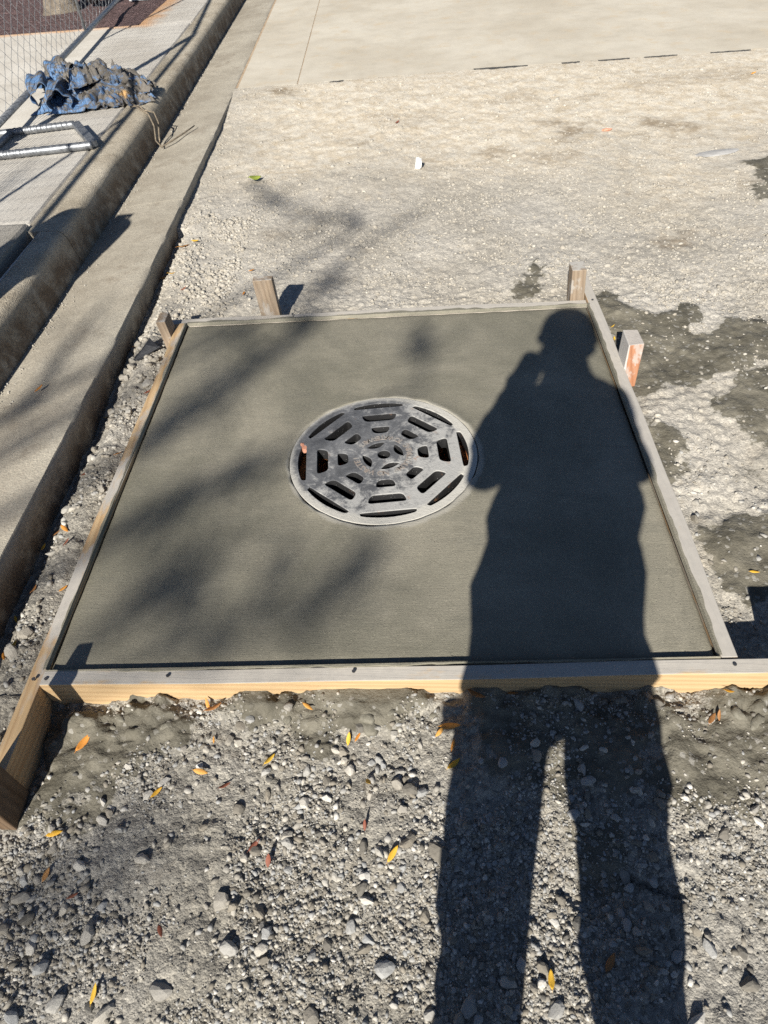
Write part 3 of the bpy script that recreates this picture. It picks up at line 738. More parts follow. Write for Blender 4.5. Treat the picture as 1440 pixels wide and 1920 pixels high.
lipf = lambda y: -1.135 + float(road_dx(y))
jx = lambda y: -.757 - (y - 4.86) * .026
road_panel('concrete_panel', lambda y: lipf(y) + .005, lambda y: jx(y) - .004, lambda x: 4.420, 30, M['road'], .010, 3)
road_panel('concrete_panel', lambda y: jx(y) + .004, lambda y: 4.6 + .05 * y, lambda x: 4.425 + .085 * min(1, max(0, (x + .6) / 1.3)), 30, M['road'], .014, 7)
for fx in (lambda y: jx(y), lambda y: lipf(y) - .004):
    mb = MB(); V = []; F = []
    for k in range(60):
        y = 4.43 + k * .42; V += [(fx(y) - .012, y, -.0025), (fx(y) + .012, y, -.0025)]
    mb.add(V, [(2 * k, 2 * k + 1, 2 * k + 3, 2 * k + 2) for k in range(59)]); mb.build('joint_fill', M['crackfill'], road)
# broken strip of black joint board left along the road edge
for x0, x1, w in ((-.49, -.38, .014), (.64, 1.06, .026), (1.32, 1.46, .018), (1.60, 1.84, .012), (1.95, 2.2, .010), (2.45, 2.75, .008)):
    mb = MB(); N = 16; V = []
    for k in range(N + 1):
        x = x0 + (x1 - x0) * k / N
        ye = 4.425 + .085 * min(1, max(0, (x + .6) / 1.3)) - .012
        wv_ = w * (.2 + 1.1 * random.random()) * min(1, .3 + 3 * min(k, N - k) / N)
        V += [(x, ye + .006, -.05), (x, ye + .004, .004 + .003 * random.random()), (x, ye - wv_, .001 + .003 * random.random()), (x, ye - wv_ - .006, -.05)]
    F = []
    for k in range(N):
        for q in range(4): F.append((k * 4 + q, k * 4 + (q + 1) % 4, (k + 1) * 4 + (q + 1) % 4, (k + 1) * 4 + q))
    F += [(0, 1, 2, 3), (N * 4 + 3, N * 4 + 2, N * 4 + 1, N * 4)]
    mb.add(V, F); mb.build('joint_board', M['bitumen'], road)

# ------------------------------------------------------------------ the fresh concrete slab
def build_slab():
    HS = .836
    rings = [.3125, .3155, .322, .335, .36, .40]
    NA = 256
    V = []; F = []
    ang = [2 * PI * k / NA for k in range(NA)]
    X0, X1, Y0, Y1 = -.8572, .8362, -.7948, .8882
    def sq(a, dd):
        c, s = math.cos(a), math.sin(a)
        qx = ((X1 - dd) if c > 0 else -(X0 + dd)) / max(abs(c), 1e-9)
        qy = ((Y1 - dd) if s > 0 else -(Y0 + dd)) / max(abs(s), 1e-9)
        q = min(qx, qy); return q * c, q * s
    for cx_, cy_ in ((X0, Y0), (X1, Y0), (X1, Y1), (X0, Y1)):
        ca = math.atan2(cy_, cx_) % (2 * PI)
        ang[min(range(NA), key=lambda k: abs(ang[k] - ca))] = ca
    levels = []
    for r in rings:
        lv = []
        for a in ang:
            z = {.3125: -.006, .3155: .002, .322: .003, .335: .0015}.get(r, 0)
            w = (float(vnoise(np.array([math.cos(a) * 9 + 40]), np.array([math.sin(a) * 9 + 40]), 4)[0]) - .5)
            rr = r + (w * .012 if .314 < r < .34 else 0)
            lv.append((rr * math.cos(a), rr * math.sin(a), z + w * .002))
        levels.append(lv)
    for t in np.linspace(.08, 1, 34):
        lv = []
        for a in ang:
            x1, y1 = sq(a, .014)
            x0, y0 = .40 * math.cos(a), .40 * math.sin(a)
            lv.append((x0 + (x1 - x0) * t, y0 + (y1 - y0) * t, 0))
        levels.append(lv)
    for dd, zz in ((.008, -.002), (.003, -.007), (0.0, -.014), (0.0, -.12)):
        levels.append([(*sq(a, dd), zz) for a in ang])
    for lv in levels:
        for p in lv: V.append(list(p))
    V = np.array(V)
    d = (fbm(V[:, 0] * 3, V[:, 1] * 3, 3, 2) - .5) * .004
    edge = sstep(-.035, -.005, np.maximum(np.maximum(V[:, 0] - X1, X0 - V[:, 0]), np.maximum(V[:, 1] - Y1, Y0 - V[:, 1])))
    d = d - edge * (V[:, 2] > -.05) * fbm(V[:, 0] * 30, V[:, 1] * 30, 3, 9) * .006
    V[:, 2] += np.where(V[:, 2] < -.1, 0, d)
    nl = len(levels)
    for i in range(nl - 1):
        for k in range(NA):
            F.append((i * NA + k, i * NA + (k + 1) % NA, (i + 1) * NA + (k + 1) % NA, (i + 1) * NA + k))
    base = len(V)
    low = [(.3125 * math.cos(a), .3125 * math.sin(a), -.12) for a in ang]
    V = np.vstack([V, low])
    for k in range(NA): F.append((base + k, base + (k + 1) % NA, (k + 1) % NA, k))
    me = mesh_np('concrete_slab', V, [f[::-1] for f in F])
    bm = bmesh.new(); bm.from_mesh(me); bmesh.ops.recalc_face_normals(bm, faces=bm.faces)
    bm.faces.ensure_lookup_table()
    up = max(bm.faces, key=lambda f: f.calc_center_median().z - .2 * abs(f.calc_center_median().x - .6))
    if up.normal.z < 0: bmesh.ops.reverse_faces(bm, faces=bm.faces)
    bm.to_mesh(me); bm.free()
    me.polygons.foreach_set('use_smooth', np.ones(len(me.polygons), bool))
    o = link('concrete_slab', me, M['fresh'])
    return tag(o, 'square slab of damp freshly trowelled concrete around the round drain grate', 'concrete slab')


build_slab()

# ------------------------------------------------------------------ the drain grate
def arc(r, a0, a1, n, cx=0, cy=0):
    return [(cx + r * math.cos(a0 + (a1 - a0) * k / n), cy + r * math.sin(a0 + (a1 - a0) * k / n)) for k in range(n + 1)]


def round_poly(pts, r, n=4):
    out = []
    N = len(pts)
    for i in range(N):
        p0, p1, p2 = Vector(pts[i - 1]), Vector(pts[i]), Vector(pts[(i + 1) % N])
        a = (p0 - p1); b = (p2 - p1)
        ra = min(r, a.length * .48); rb = min(r, b.length * .48)
        A = p1 + a.normalized() * ra; B = p1 + b.normalized() * rb
        for k in range(n + 1):
            t = k / n
            q = A * (1 - t) ** 2 + p1 * 2 * t * (1 - t) + B * t * t
            out.append((q.x, q.y))
    return out


def curve_mesh(name, loops, depth, bevel=.0012):
    cu = bpy.data.curves.new(name, 'CURVE'); cu.dimensions = '2D'; cu.fill_mode = 'BOTH'
    cu.extrude = depth / 2; cu.bevel_depth = bevel; cu.bevel_resolution = 1
    for lp in loops:
        s = cu.splines.new('POLY'); s.points.add(len(lp) - 1); s.use_cyclic_u = True
        for p, q in zip(s.points, lp): p.co = (q[0], q[1], 0, 1)
    o = bpy.data.objects.new(name, cu); COL.objects.link(o)
    dg = bpy.context.evaluated_depsgraph_get()
    me = bpy.data.meshes.new_from_object(o.evaluated_get(dg))
    bpy.data.objects.remove(o); bpy.data.curves.remove(cu)
    me.name = name
    me.materials.clear()
    return me


drain = empty('drain_grate', (0, 0, 0), 'round cast iron storm drain grate with a spider web of slots set in fresh concrete', 'drain grate')
loops = [arc(.3098, 0, 2 * PI * 127 / 128, 127)]
A0 = R(-85.5)
for k in range(8):
    th = A0 + k * PI / 4
    c, s = math.cos(th), math.sin(th)
    rot = lambda u, v: (u * c - v * s, u * s + v * c)       # u outwards, v along the slot
    L = .086
    o = [(.2545, -L), (.2545 + .004, -L - .003)] + [(r_ * math.cos(q), r_ * math.sin(q)) for r_, q in [(.2845, R(-17.8 + 35.6 * i / 10)) for i in range(11)]] + [(.2545 + .004, L + .003), (.2545, L)]
    loops.append([rot(*p) for p in round_poly(o, .013, 3)])
    loops.append([rot(*p) for p in round_poly([(.1815, -.052), (.221, -.065), (.221, .065), (.1815, .052)], .0165)])
    loops.append([rot(*p) for p in round_poly([(.1145, -.025), (.152, -.036), (.152, .036), (.1145, .025)], .016)])
for k in range(4):
    th = R(25 + 90 * k); c, s = math.cos(th), math.sin(th)
    rot = lambda u, v: (u * c - v * s, u * s + v * c)
    outer = [(.069 * math.cos(q), .069 * math.sin(q)) for q in [R(-31 + 62 * i / 10) for i in range(11)]]
    e0, e1 = outer[0], outer[-1]
    inner = [(e1[0] + (e0[0] - e1[0]) * t - .018 * 4 * t * (1 - t), e1[1] + (e0[1] - e1[1]) * t) for t in [i / 8 for i in range(1, 8)]]
    loops.append([rot(*p) for p in outer + inner])
loops.append(arc(.0225, 0, 2 * PI * 23 / 24, 23, .003, .004))
gm = curve_mesh('grate', loops, .042)
go = link('grate', gm, M['grate'], drain)
go.location = (0, 0, -.0215)
gm.transform(Matrix.Translation((0, 0, -.0215))); go.location = (0, 0, .001)


def glyph(ch):
    tcu = bpy.data.curves.new('txt', 'FONT'); tcu.body = ch; tcu.size = .0285; tcu.extrude = .0011; tcu.offset = .0004
    tcu.align_x = 'CENTER'; tcu.resolution_u = 2
    o = bpy.data.objects.new('txt', tcu); COL.objects.link(o)
    dg = bpy.context.evaluated_depsgraph_get()
    me = bpy.data.meshes.new_from_object(o.evaluated_get(dg))
    V = [v.co.copy() for v in me.vertices]; F = [tuple(p.vertices) for p in me.polygons]
    bpy.data.objects.remove(o); bpy.data.curves.remove(tcu); bpy.data.meshes.remove(me)
    return V, F


lb = MB(); cache = {}


def ring_text(text, a0, step, r, inward):
    """inward: letter tops point to the centre and the text runs anticlockwise, else tops outwards, clockwise."""
    for i, ch in enumerate(text):
        if ch == ' ': continue
        if ch not in cache: cache[ch] = glyph(ch)
        V, F = cache[ch]
        a_ = a0 + (step if inward else -step) * i
        if inward: mtx = Matrix.Rotation(a_ + PI / 2, 4, 'Z'); rr = r + .010
        else: mtx = Matrix.Rotation(a_ - PI / 2, 4, 'Z'); rr = r - .010
        mtx = Matrix.Translation((rr * math.cos(a_), rr * math.sin(a_), .0022)) @ mtx
        lb.add([mtx @ v for v in V], F)


ring_text('DRAINS TO WATERWAYS', R(-12), R(8.7), .0885, True)
ring_text('DUMP NO WASTE!', R(-27), R(11.2), .0885, False)
lb.build('lettering', M['letter'], drain)
# seat ring and shaft below the grate
mb = MB(); N = 96; V = []
prof = [(.3118, -.018), (.3122, -.018), (.3122, -.30), (.272, -.30), (.272, -.062), (.298, -.060), (.298, -.047), (.3118, -.045)]
for k in range(N):
    a_ = 2 * PI * k / N
    for r_, z_ in prof: V.append((r_ * math.cos(a_), r_ * math.sin(a_), z_))
n = len(prof)
mb.add(V, [(k * n + j, k * n + (j + 1) % n, ((k + 1) % N) * n + (j + 1) % n, ((k + 1) % N) * n + j) for k in range(N) for j in range(n)])
mb.build('seat_ring', M['rust'], drain, smooth=False)
mb = MB(); V = []; F = []
for k in range(N):
    a_ = 2 * PI * k / N
    V += [(.29 * math.cos(a_), .29 * math.sin(a_), -.302), (.30 * math.cos(a_), .30 * math.sin(a_), -1.1)]
F = [(2 * k, 2 * ((k + 1) % N), 2 * ((k + 1) % N) + 1, 2 * k + 1) for k in range(N)] + [tuple(2 * k + 1 for k in range(N))]
mb.add(V, F); mb.build('shaft_wall', M['shaft'], drain)

# scrap of orange brick stuck in one slot, and the sunlit broken rim beside it
def rock_mesh(name, sub=1, cuts=7, seed=0, stretch=(1, 1, .7)):
    rnd = random.Random(seed)
    bm = bmesh.new(); bmesh.ops.create_icosphere(bm, subdivisions=sub, radius=1)
    planes = []
    for _ in range(cuts):
        d = Vector((rnd.gauss(0, 1), rnd.gauss(0, 1), rnd.gauss(0, 1))).normalized(); planes.append((d, rnd.uniform(.55, .9)))
    for v in bm.verts:
        v.co *= rnd.uniform(.88, 1.12)
        for d, k in planes:
            e = v.co.dot(d) - k
            if e > 0: v.co -= d * e
        v.co.x *= stretch[0]; v.co.y *= stretch[1]; v.co.z *= stretch[2]
    me = bpy.data.meshes.new(name); bm.to_mesh(me); bm.free()
    return me


o = link('brick_fragment', rock_mesh('brick_fragment', 1, 8, 5, (.030, .022, .016)), M['brick'])
o.location = (-.266, .068, -.012); o.rotation_euler = (.3, .5, .4)
tag(o, 'orange brick fragment jammed in an outer slot of the grate', 'brick fragment')

# ------------------------------------------------------------------ timber form
form = empty('timber_form', (0, 0, 0), 'square form of pine boards held by stakes around the fresh concrete', 'formwork')


def board(x0, x1, y0, y1, z0, z1, m, label=None, bow=0.0, seed=0):
    """a bevelled board, subdivided along its length with a little bow and wane."""
    mb = MB().box(x0, x1, y0, y1, z0, z1)
    me = mb.mesh('board', .0025, 2)
    along = 0 if (x1 - x0) > (y1 - y0) else 1
    bm = bmesh.new(); bm.from_mesh(me)
    L0, L1 = ((x0, x1), (y0, y1))[along]
    for k in range(1, 40):
        pco = [0, 0, 0]; pco[along] = L0 + (L1 - L0) * k / 40; pno = [0, 0, 0]; pno[along] = 1
        bmesh.ops.bisect_plane(bm, geom=bm.verts[:] + bm.edges[:] + bm.faces[:], plane_co=pco, plane_no=pno)
    for v in bm.verts:
        t = (v.co[along] - L0) / (L1 - L0)
        v.co[1 - along] += bow * math.sin(PI * t) + .0012 * math.sin(t * 23 + seed)
        v.co.z += .002 * math.sin(t * 9 + seed * 2)
    bm.to_mesh(me); bm.free()
    o = link('board', me, m, form)
    if label: o['label'] = label
    return o


board(-.8575, 1.75, -.8385, -.7975, -.130, .012, M['pine_x'], 'fresh pale pine board along the near edge, its top smeared with cement', -.004, 1)
board(-.8985, -.8595, -1.056, .8885, -.130, .009, M['pine_y'], 'tan board on the gutter side running past the near corner', .004, 2)
board(.8385, .8785, -.7955, 1.165, -.130, .010, M['pine_y2'], 'cement coated board running past the far corner', .004, 3)
board(-.955, .8365, .8905, .9285, -.130, .004, M['pine_x2'], 'thin pale board along the far edge', .004, 4)


def stake(pts_top, pts_bot, m, label):
    """a stake from four top and four bottom corners (x, y, z), counter-clockwise."""
    V = list(pts_bot) + list(pts_top)
    F = [(0, 3, 2, 1), (4, 5, 6, 7), (0, 1, 5, 4), (1, 2, 6, 5), (2, 3, 7, 6), (3, 0, 4, 7)]
    me = MB().add(V, F).mesh('stake', .003, 2)
    o = link('stake', me, m, form); o['label'] = label
    return o


def stake_box(x0, x1, y0, y1, ztop, lean, m, label, zbot=-.32):
    bx, by = -lean[0] * (ztop - zbot), -lean[1] * (ztop - zbot)
    j = [random.uniform(-.004, .004) for _ in range(4)]
    top = [(x0, y0, ztop + j[0]), (x1, y0, ztop + j[1]), (x1, y1, ztop + j[2]), (x0, y1, ztop + j[3])]
    bot = [(x + bx, y + by, zbot) for x, y, z in top]
    return stake(top, bot, m, label)


stake_box(-.553, -.470, .952, .992, .150, (-.06, .06), M['stake_grey'], 'broad weathered stake standing behind the far board')
stake_box(-.947, -.908, .79, .87, .078, (-.13, .12), M['stake_grey'], 'stake leaning outside the gutter side board near the far corner')
stake_box(.882, .936, .43, .53, .100, (.04, .14), M['stake_orange'], 'orange faced stake whitened with cement on the right hand board')
stake_box(.768, .826, .944, 1.02, .130, (-.05, .03), M['stake_grey'], 'pale topped stake in the far corner beside the board end')
stake_box(-.886, -.846, -1.147, -1.060, .236, (0, 0), M['stake'], 'dark brown stake at the near end of the gutter side board')
stake_box(.955, 1.04, -.885, -.842, .125, (-.14, .0), M['stake'], 'stake outside the near board past the photo edge')
def smear(a_, b_, out, ztop, wmax, seed, cover):
    """thin cement left on a board top along its inner edge from a_ to b_; out points away from the slab."""
    N = 150; V = []; F = []
    for k in range(N + 1):
        t_ = k / N; x = a_[0] + (b_[0] - a_[0]) * t_; y = a_[1] + (b_[1] - a_[1]) * t_
        L_ = math.hypot(b_[0] - a_[0], b_[1] - a_[1]) * t_
        q = float(fbm(np.array([L_ * 13 + seed * 9.1]), np.array([seed * 3.7]), 4, seed)[0])
        w = max(.0006, (q - (1 - cover) * .62) * wmax * 2.2)
        V += [(x - out[0] * .004, y - out[1] * .004, ztop - .010), (x - out[0] * .001, y - out[1] * .001, ztop + .0022), (x + out[0] * w, y + out[1] * w, ztop + .0016), (x + out[0] * (w + .001), y + out[1] * (w + .001), ztop - .003)]
    for k in range(N):
        for j in range(3): F.append((k * 4 + j, k * 4 + j + 1, k * 4 + j + 5, k * 4 + j + 4))
    me = bpy.data.meshes.new('cement_smear'); me.from_pydata(V, [], F); me.update()
    link('cement_smear', me, M['fresh'], form)


smear((-.855, .8895), (.835, .8895), (0, 1), .0055, .014, 3, .75)
smear((.8375, -.79), (.8375, .885), (1, 0), .0115, .010, 5, .6)
smear((-.8585, -.79), (-.8585, .885), (-1, 0), .0105, .010, 8, .5)
smear((-.855, -.7965), (.835, -.7965), (0, -1), .0135, .008, 11, .4)
for nx_, ny_ in ((-.53, -.818), (-.845, -.82), (-.06, -.816), (.86, -.818), (-.878, -.82), (.857, .905), (-.40, .91)):
    mb = MB()
    mb.tube([(nx_, ny_, -.02), (nx_ + .001, ny_, .0165), (nx_ + .001, ny_, .0165)], [.0016, .0016, .0016], 8)
    mb.tube([(nx_ + .001, ny_, .0145), (nx_ + .001, ny_, .0168)], [.0048, .0048], 10)
    mb.build('nail', M['nail'], form)

# ------------------------------------------------------------------ stones and gravel
def put_view(px, py):
    """distance from the camera: stones that are near show largest."""
    return np.sqrt((px - CAM_P.x) ** 2 + (py - CAM_P.y) ** 2 + 2.4)


def scatter(n, box, r0, r1, power, clump, seed):
    rg = np.random.default_rng(seed)
    x = rg.uniform(box[0], box[1], n); y = rg.uniform(box[2], box[3], n)
    lip = -1.148 + road_dx(y)
    ok = (x > lip + .02) & (y < 4.40)
    ok &= ~((x > -.925) & (x < .895) & (y > -.85) & (y < .945))
    ok &= ~((y < -.78) & (y > -.85) & (x > .8)) & ~((x < -.84) & (x > -.92) & (y < -.85) & (y > -1.16))
    ok &= ~((x > .83) & (x < .885) & (y > .8) & (y < 1.18))
    dens = fbm(x * clump, y * clump, 3, seed)
    ok &= rg.uniform(0, 1, n) < sstep(.36, .66, dens) * .95 + .05
    w = wet_at(x, y)
    ok &= rg.uniform(0, 1, n) < 1 - .80 * w
    x, y = x[ok], y[ok]
    u = rg.uniform(0, 1, len(x))
    s = r0 * (1 - u * (1 - (r0 / r1) ** power)) ** (-1 / power)
    return np.c_[x, y, s]


pts = np.vstack([
    scatter(110000, (-.95, 1.6, -1.75, -.84), .0020, .0085, 2.0, 5.0, 101),
    scatter(4200, (-.95, 1.6, -1.75, -.84), .006, .019, 2.4, 4.0, 102),
    scatter(9000, (-1.2, -.89, -1.3, 1.0), .003, .012, 1.9, 5.0, 103),
    scatter(500, (-1.17, -.93, -1.3, 1.0), .010, .026, 2.4, 3.5, 104),
    scatter(9000, (.87, 2.0, -.88, 1.2), .003, .011, 2.2, 5.0, 105),
    scatter(260, (.87, 2.0, -.88, 1.2), .009, .022, 2.6, 4.0, 106),
    scatter(9000, (-1.3, 1.9, .93, 2.2), .0035, .011, 2.4, 4.0, 107),
    scatter(13000, (-1.4, 3.6, 1.2, 4.4), .0045, .015, 2.6, 2.5, 108),
    scatter(260, (-1.4, 3.4, 1.0, 4.3), .011, .024, 3.0, 2.0, 109),
    scatter(2600, (-1.16, -.75, .9, 2.2), .005, .019, 1.9, 3.5, 110),
])
extra = np.array([(.045, -1.06, .022), (.075, -1.075, .026), (-.17, -1.10, .019), (-.20, -1.185, .022), (.135, -1.21, .028), (.02, -1.42, .026), (-.33, -1.30, .024), (-.30, -1.385, .028),
                  (-.245, -1.32, .022), (-.02, -1.30, .021), (.10, -1.33, .02), (-.42, -1.46, .027), (.26, -1.44, .022), (.33, -1.42, .020), (.18, -1.48, .022), (-.12, -1.50, .024),
                  (.29, -1.02, .019), (.37, -1.0, .022), (.48, -1.06, .024), (.66, -1.38, .021), (.72, -1.44, .023), (.60, -1.50, .024), (.56, -1.31, .018), (.83, -1.15, .015),
                  (-.52, -1.22, .022), (-.60, -1.36, .026), (-.68, -1.42, .024), (-.63, -1.48, .028), (-.53, -1.50, .024), (-.75, -1.33, .022), (-1.06, -.66, .036), (-1.04, -.60, .028)])
extra[:, 2] *= .86
pts = np.vstack([pts, extra])
pz = ground_h(pts[:, 0], pts[:, 1])
show = pts[:, 2] / put_view(pts[:, 0], pts[:, 1])
inview = (pts[:, 1] > -1.56) & (np.abs(pts[:, 0]) < 1.15 + .55 * np.clip(pts[:, 1] + 1.2, 0, 9))
order = np.argsort(-(show * inview))
top = order[:285]
rest = order[285:]
SM = [rock_mesh('stone', 2, 12, 40 + k, (1, random.uniform(.65, .95), random.uniform(.5, .8))) for k in range(14)]
for me in SM: me.materials.append(M['stone'])
rg = np.random.default_rng(5)
for i in top:
    x, y, s = pts[i]
    o = bpy.data.objects.new('stone', SM[int(rg.integers(len(SM)))])
    COL.objects.link(o); o.parent = ground
    o.location = (x, y, pz[i] + s * .24)
    o.scale = (s * rg.uniform(.9, 1.35), s * rg.uniform(.8, 1.1), s * rg.uniform(.8, 1.15))
    o.rotation_euler = (rg.uniform(-.25, .25), rg.uniform(-.25, .25), rg.uniform(0, 6.28))
# everything smaller: one joined part
lows = []
for k in range(12):
    b = rock_mesh('tmp', 0 if k < 0 else 1, 8, 90 + k, (1, .8, .65))
    if k < 9:                                  # 20-triangle rocks for the small sizes
        bpy.data.meshes.remove(b)
        bm = bmesh.new(); bmesh.ops.create_icosphere(bm, subdivisions=1, radius=1)
        rnd = random.Random(k)
        bm.free()
        t_ = (1 + 5 ** .5) / 2
        V = np.array([(-1, t_, 0), (1, t_, 0), (-1, -t_, 0), (1, -t_, 0), (0, -1, t_), (0, 1, t_), (0, -1, -t_), (0, 1, -t_), (t_, 0, -1), (t_, 0, 1), (-t_, 0, -1), (-t_, 0, 1)], float) / 1.9
        V *= np.array([[rnd.uniform(.6, 1.35)] for _ in range(12)]); V *= np.array([1, rnd.uniform(.65, .95), rnd.uniform(.5, .8)])
        Fi = np.array([(0, 11, 5), (0, 5, 1), (0, 1, 7), (0, 7, 10), (0, 10, 11), (1, 5, 9), (5, 11, 4), (11, 10, 2), (10, 7, 6), (7, 1, 8), (3, 9, 4), (3, 4, 2), (3, 2, 6), (3, 6, 8), (3, 8, 9), (4, 9, 5), (2, 4, 11), (6, 2, 10), (8, 6, 7), (9, 8, 1)])
        lows.append((V, Fi))
    else:
        V = np.array([v.co[:] for v in b.vertices]); Fi = np.array([p.vertices[:] for p in b.polygons]); lows.append((V, Fi)); bpy.data.meshes.remove(b)
VV = []; FF = []; off = 0
big_ = pts[rest][:, 2] > .0115
for kind_sel, pool in ((~big_, range(0, 9)), (big_, range(9, 12))):
    sub = rest[kind_sel]
    if len(sub) == 0: continue
    which = rg.integers(len(pool), size=len(sub))
    for q, pi_ in enumerate(pool):
        ii = sub[which == q]
        if len(ii) == 0: continue
        V, Fi = lows[pi_]
        a_ = rg.uniform(0, 2 * PI, len(ii)); tl = rg.uniform(-.5, .5, len(ii)); s = pts[ii, 2]
        sc = np.c_[s * rg.uniform(.85, 1.35, len(ii)), s * rg.uniform(.8, 1.1, len(ii)), s * rg.uniform(.8, 1.15, len(ii))]
        P = V[None] * sc[:, None, :]
        ct, st = np.cos(tl)[:, None], np.sin(tl)[:, None]
        y_, z_ = P[..., 1] * ct - P[..., 2] * st, P[..., 1] * st + P[..., 2] * ct
        ca, sa = np.cos(a_)[:, None], np.sin(a_)[:, None]
        x_, y_ = P[..., 0] * ca - y_ * sa, P[..., 0] * sa + y_ * ca
        Q = np.stack([x_ + pts[ii, 0][:, None], y_ + pts[ii, 1][:, None], z_ + (pz[ii] + s * .09)[:, None]], -1)
        VV.append(Q.reshape(-1, 3)); FF.append((Fi[None] + (np.arange(len(ii)) * len(V))[:, None, None] + off).reshape(-1, 3)); off += len(ii) * len(V)
gm_ = mesh_np('gravel', np.vstack(VV), np.vstack(FF))
gv = link('gravel', gm_, M['gravel'], ground); gv['kind'] = 'stuff'

rgk = np.random.default_rng(77)
gy_ = rgk.uniform(-.2, 7.0, 2200); gx_ = -1.545 + road_dx(gy_) + np.abs(rgk.normal(0, .035, 2200)); gs_ = rgk.uniform(.0015, .006, 2200) * (rgk.uniform(0, 1, 2200) < .7 * fbm(gy_ * 3, gy_ * 0, 3, 7) + .15)
selg = gs_ > .001
gx_, gy_, gs_ = gx_[selg], gy_[selg], gs_[selg]
V, Fi = lows[2]
aa = rgk.uniform(0, 6.28, len(gs_)); ca, sa = np.cos(aa)[:, None], np.sin(aa)[:, None]
PX = V[None, :, 0] * gs_[:, None]; PY = V[None, :, 1] * gs_[:, None]
Q = np.stack([PX * ca - PY * sa + gx_[:, None], PX * sa + PY * ca + gy_[:, None], V[None, :, 2] * gs_[:, None] + (-.030 + (gx_ - road_dx(gy_) + 1.56) * .08 + gs_ * .4)[:, None]], -1)
gr_ = link('grit', mesh_np('grit', Q.reshape(-1, 3), (Fi[None] + (np.arange(len(gs_)) * len(V))[:, None, None]).reshape(-1, 3)), M['gravel'], gutter); gr_['kind'] = 'stuff'

# loose lumps of set cement heaped on the board foot
LMP = [rock_mesh('cement_lump', 2, 3, 300 + k, (1, .85, .62)) for k in range(6)]
for me in LMP:
    me.materials.append(M['cement_lump'])
    for v in me.vertices:
        q = v.co * 6
        v.co *= 1 + .5 * (float(vnoise(np.array([q.x + 30]), np.array([q.y + q.z + 30]), 3)[0]) - .5)
    me.polygons.foreach_set('use_smooth', [True] * len(me.polygons))
for k in range(14):
    x = rg.choice([rg.uniform(-.84, -.45), rg.uniform(-.30, .22), rg.uniform(.70, .98), rg.uniform(-.15, .12)])
    y = -.895 - abs(rg.normal(0, .028)); s = rg.uniform(.008, .022)
    o = bpy.data.objects.new('cement_lump', LMP[k % 6]); COL.objects.link(o); o.parent = ground
    o.location = (x, y, float(ground_h(np.array([x]), np.array([y]))[0]) - s * .15); o.scale = (s * rg.uniform(1, 1.6), s, s * .9); o.rotation_euler = (0, rg.uniform(-.2, .2), rg.uniform(0, 6))

# ------------------------------------------------------------------ leaves and loose finds
def leaf_mesh(seed):
    rnd = random.Random(seed); V = []; F = []; N = 7
    cu = rnd.uniform(.10, .35); tw = rnd.uniform(-.5, .5); fold = rnd.uniform(.1, .5)
    for i in range(N + 1):
        t = i / N; w = .17 * math.sin(PI * min(1, t * .96 + .03)) ** .75 * (1.05 - .35 * t)
        z = cu * (t - .5) ** 2 * 1.6
        for j in (-1, 0, 1):
            V.append((t - .5, j * w * math.cos(tw * (t - .5)), z + abs(j) * w * fold + j * w * math.sin(tw * (t - .5))))
    for i in range(N):
        for j in range(2): F.append((i * 3 + j, i * 3 + j + 1, i * 3 + j + 4, i * 3 + j + 3))
    V.append((-.5 - .16, .0, .05)); V.append((-.5, .014, cu * .4)); V.append((-.5, -.014, cu * .4)); F.append((len(V) - 3, len(V) - 1, len(V) - 2))
    me = bpy.data.meshes.new('leaf'); me.from_pydata(V, [], F); me.update()
    bm = bmesh.new(); bm.from_mesh(me)
    ex = bmesh.ops.solidify(bm, geom=bm.faces[:], thickness=.012)
    bm.to_mesh(me); bm.free()
    me.polygons.foreach_set('use_smooth', [True] * len(me.polygons))
    return me


LM = {}
for k, (x, y, ln, ang, colr, label) in enumerate(LEAVES):
    key = (colr, k % 5)
    if key not in LM:
        me = leaf_mesh(k); me.materials.append(M['leaf_' + colr]); LM[key] = me
    o = bpy.data.objects.new('fallen_leaf', LM[key]); COL.objects.link(o)
    if x < -1.15: z = .0
    else: z = float(ground_h(np.array([x]), np.array([y]))[0])
    up = .35 if 'upright' in label or 'standing' in label or 'wedged' in label else .0
    o.location = (x, y, z + .007 + up * ln * .6)
    ln *= rg.uniform(.75, 1.15)
    o.scale = (ln, ln * rg.uniform(.85, 1.25), ln)
    o.rotation_euler = (rg.uniform(-.35, .35), -up * 2 + rg.uniform(-.25, .15), R(ang))
    tag(o, label, 'leaf', 'fallen leaves on the ground')

gz = lambda x, y: float(ground_h(np.array([x]), np.array([y]))[0])
o = link('rock', rock_mesh('rock', 2, 10, 77, (.034, .045, .036)), m_plain('white_limestone', g(.66, .97, .9), g(.78, .98, .93), 30, .9, 0, .6, .004))
o.location = (.171, 2.645, gz(.171, 2.645) + .022); tag(o, 'white angular rock, the largest on the far gravel', 'rock')
o = link('brick_chip', rock_mesh('brick_chip', 1, 8, 78, (.042, .016, .012)), M['brick'])
o.location = (1.369, 3.055, gz(1.369, 3.055) + .008); tag(o, 'salmon pink brick chip on the tan gravel far from the slab', 'brick chip')
o = link('curled_leaf', leaf_mesh(501), M['leaf_g']); o.scale = (.085, .13, .10); o.location = (-.824, 2.611, gz(-.824, 2.611) + .02); o.rotation_euler = (.4, .2, .7)
tag(o, 'yellow green curled leaf alone on the gravel', 'leaf')
mb = MB()                                       # pointed scrap of ribbed black plastic
mb.add([(0, 0, .004), (.085, .012, .05), (.088, -.03, .022), (.095, .03, .012), (.01, -.012, .002), (.012, .010, .002), (.06, .0, .038)],
       [(0, 4, 2, 6), (6, 2, 1), (0, 6, 5), (5, 6, 1, 3), (1, 2, 3), (4, 0, 5), (2, 4, 5, 3)])
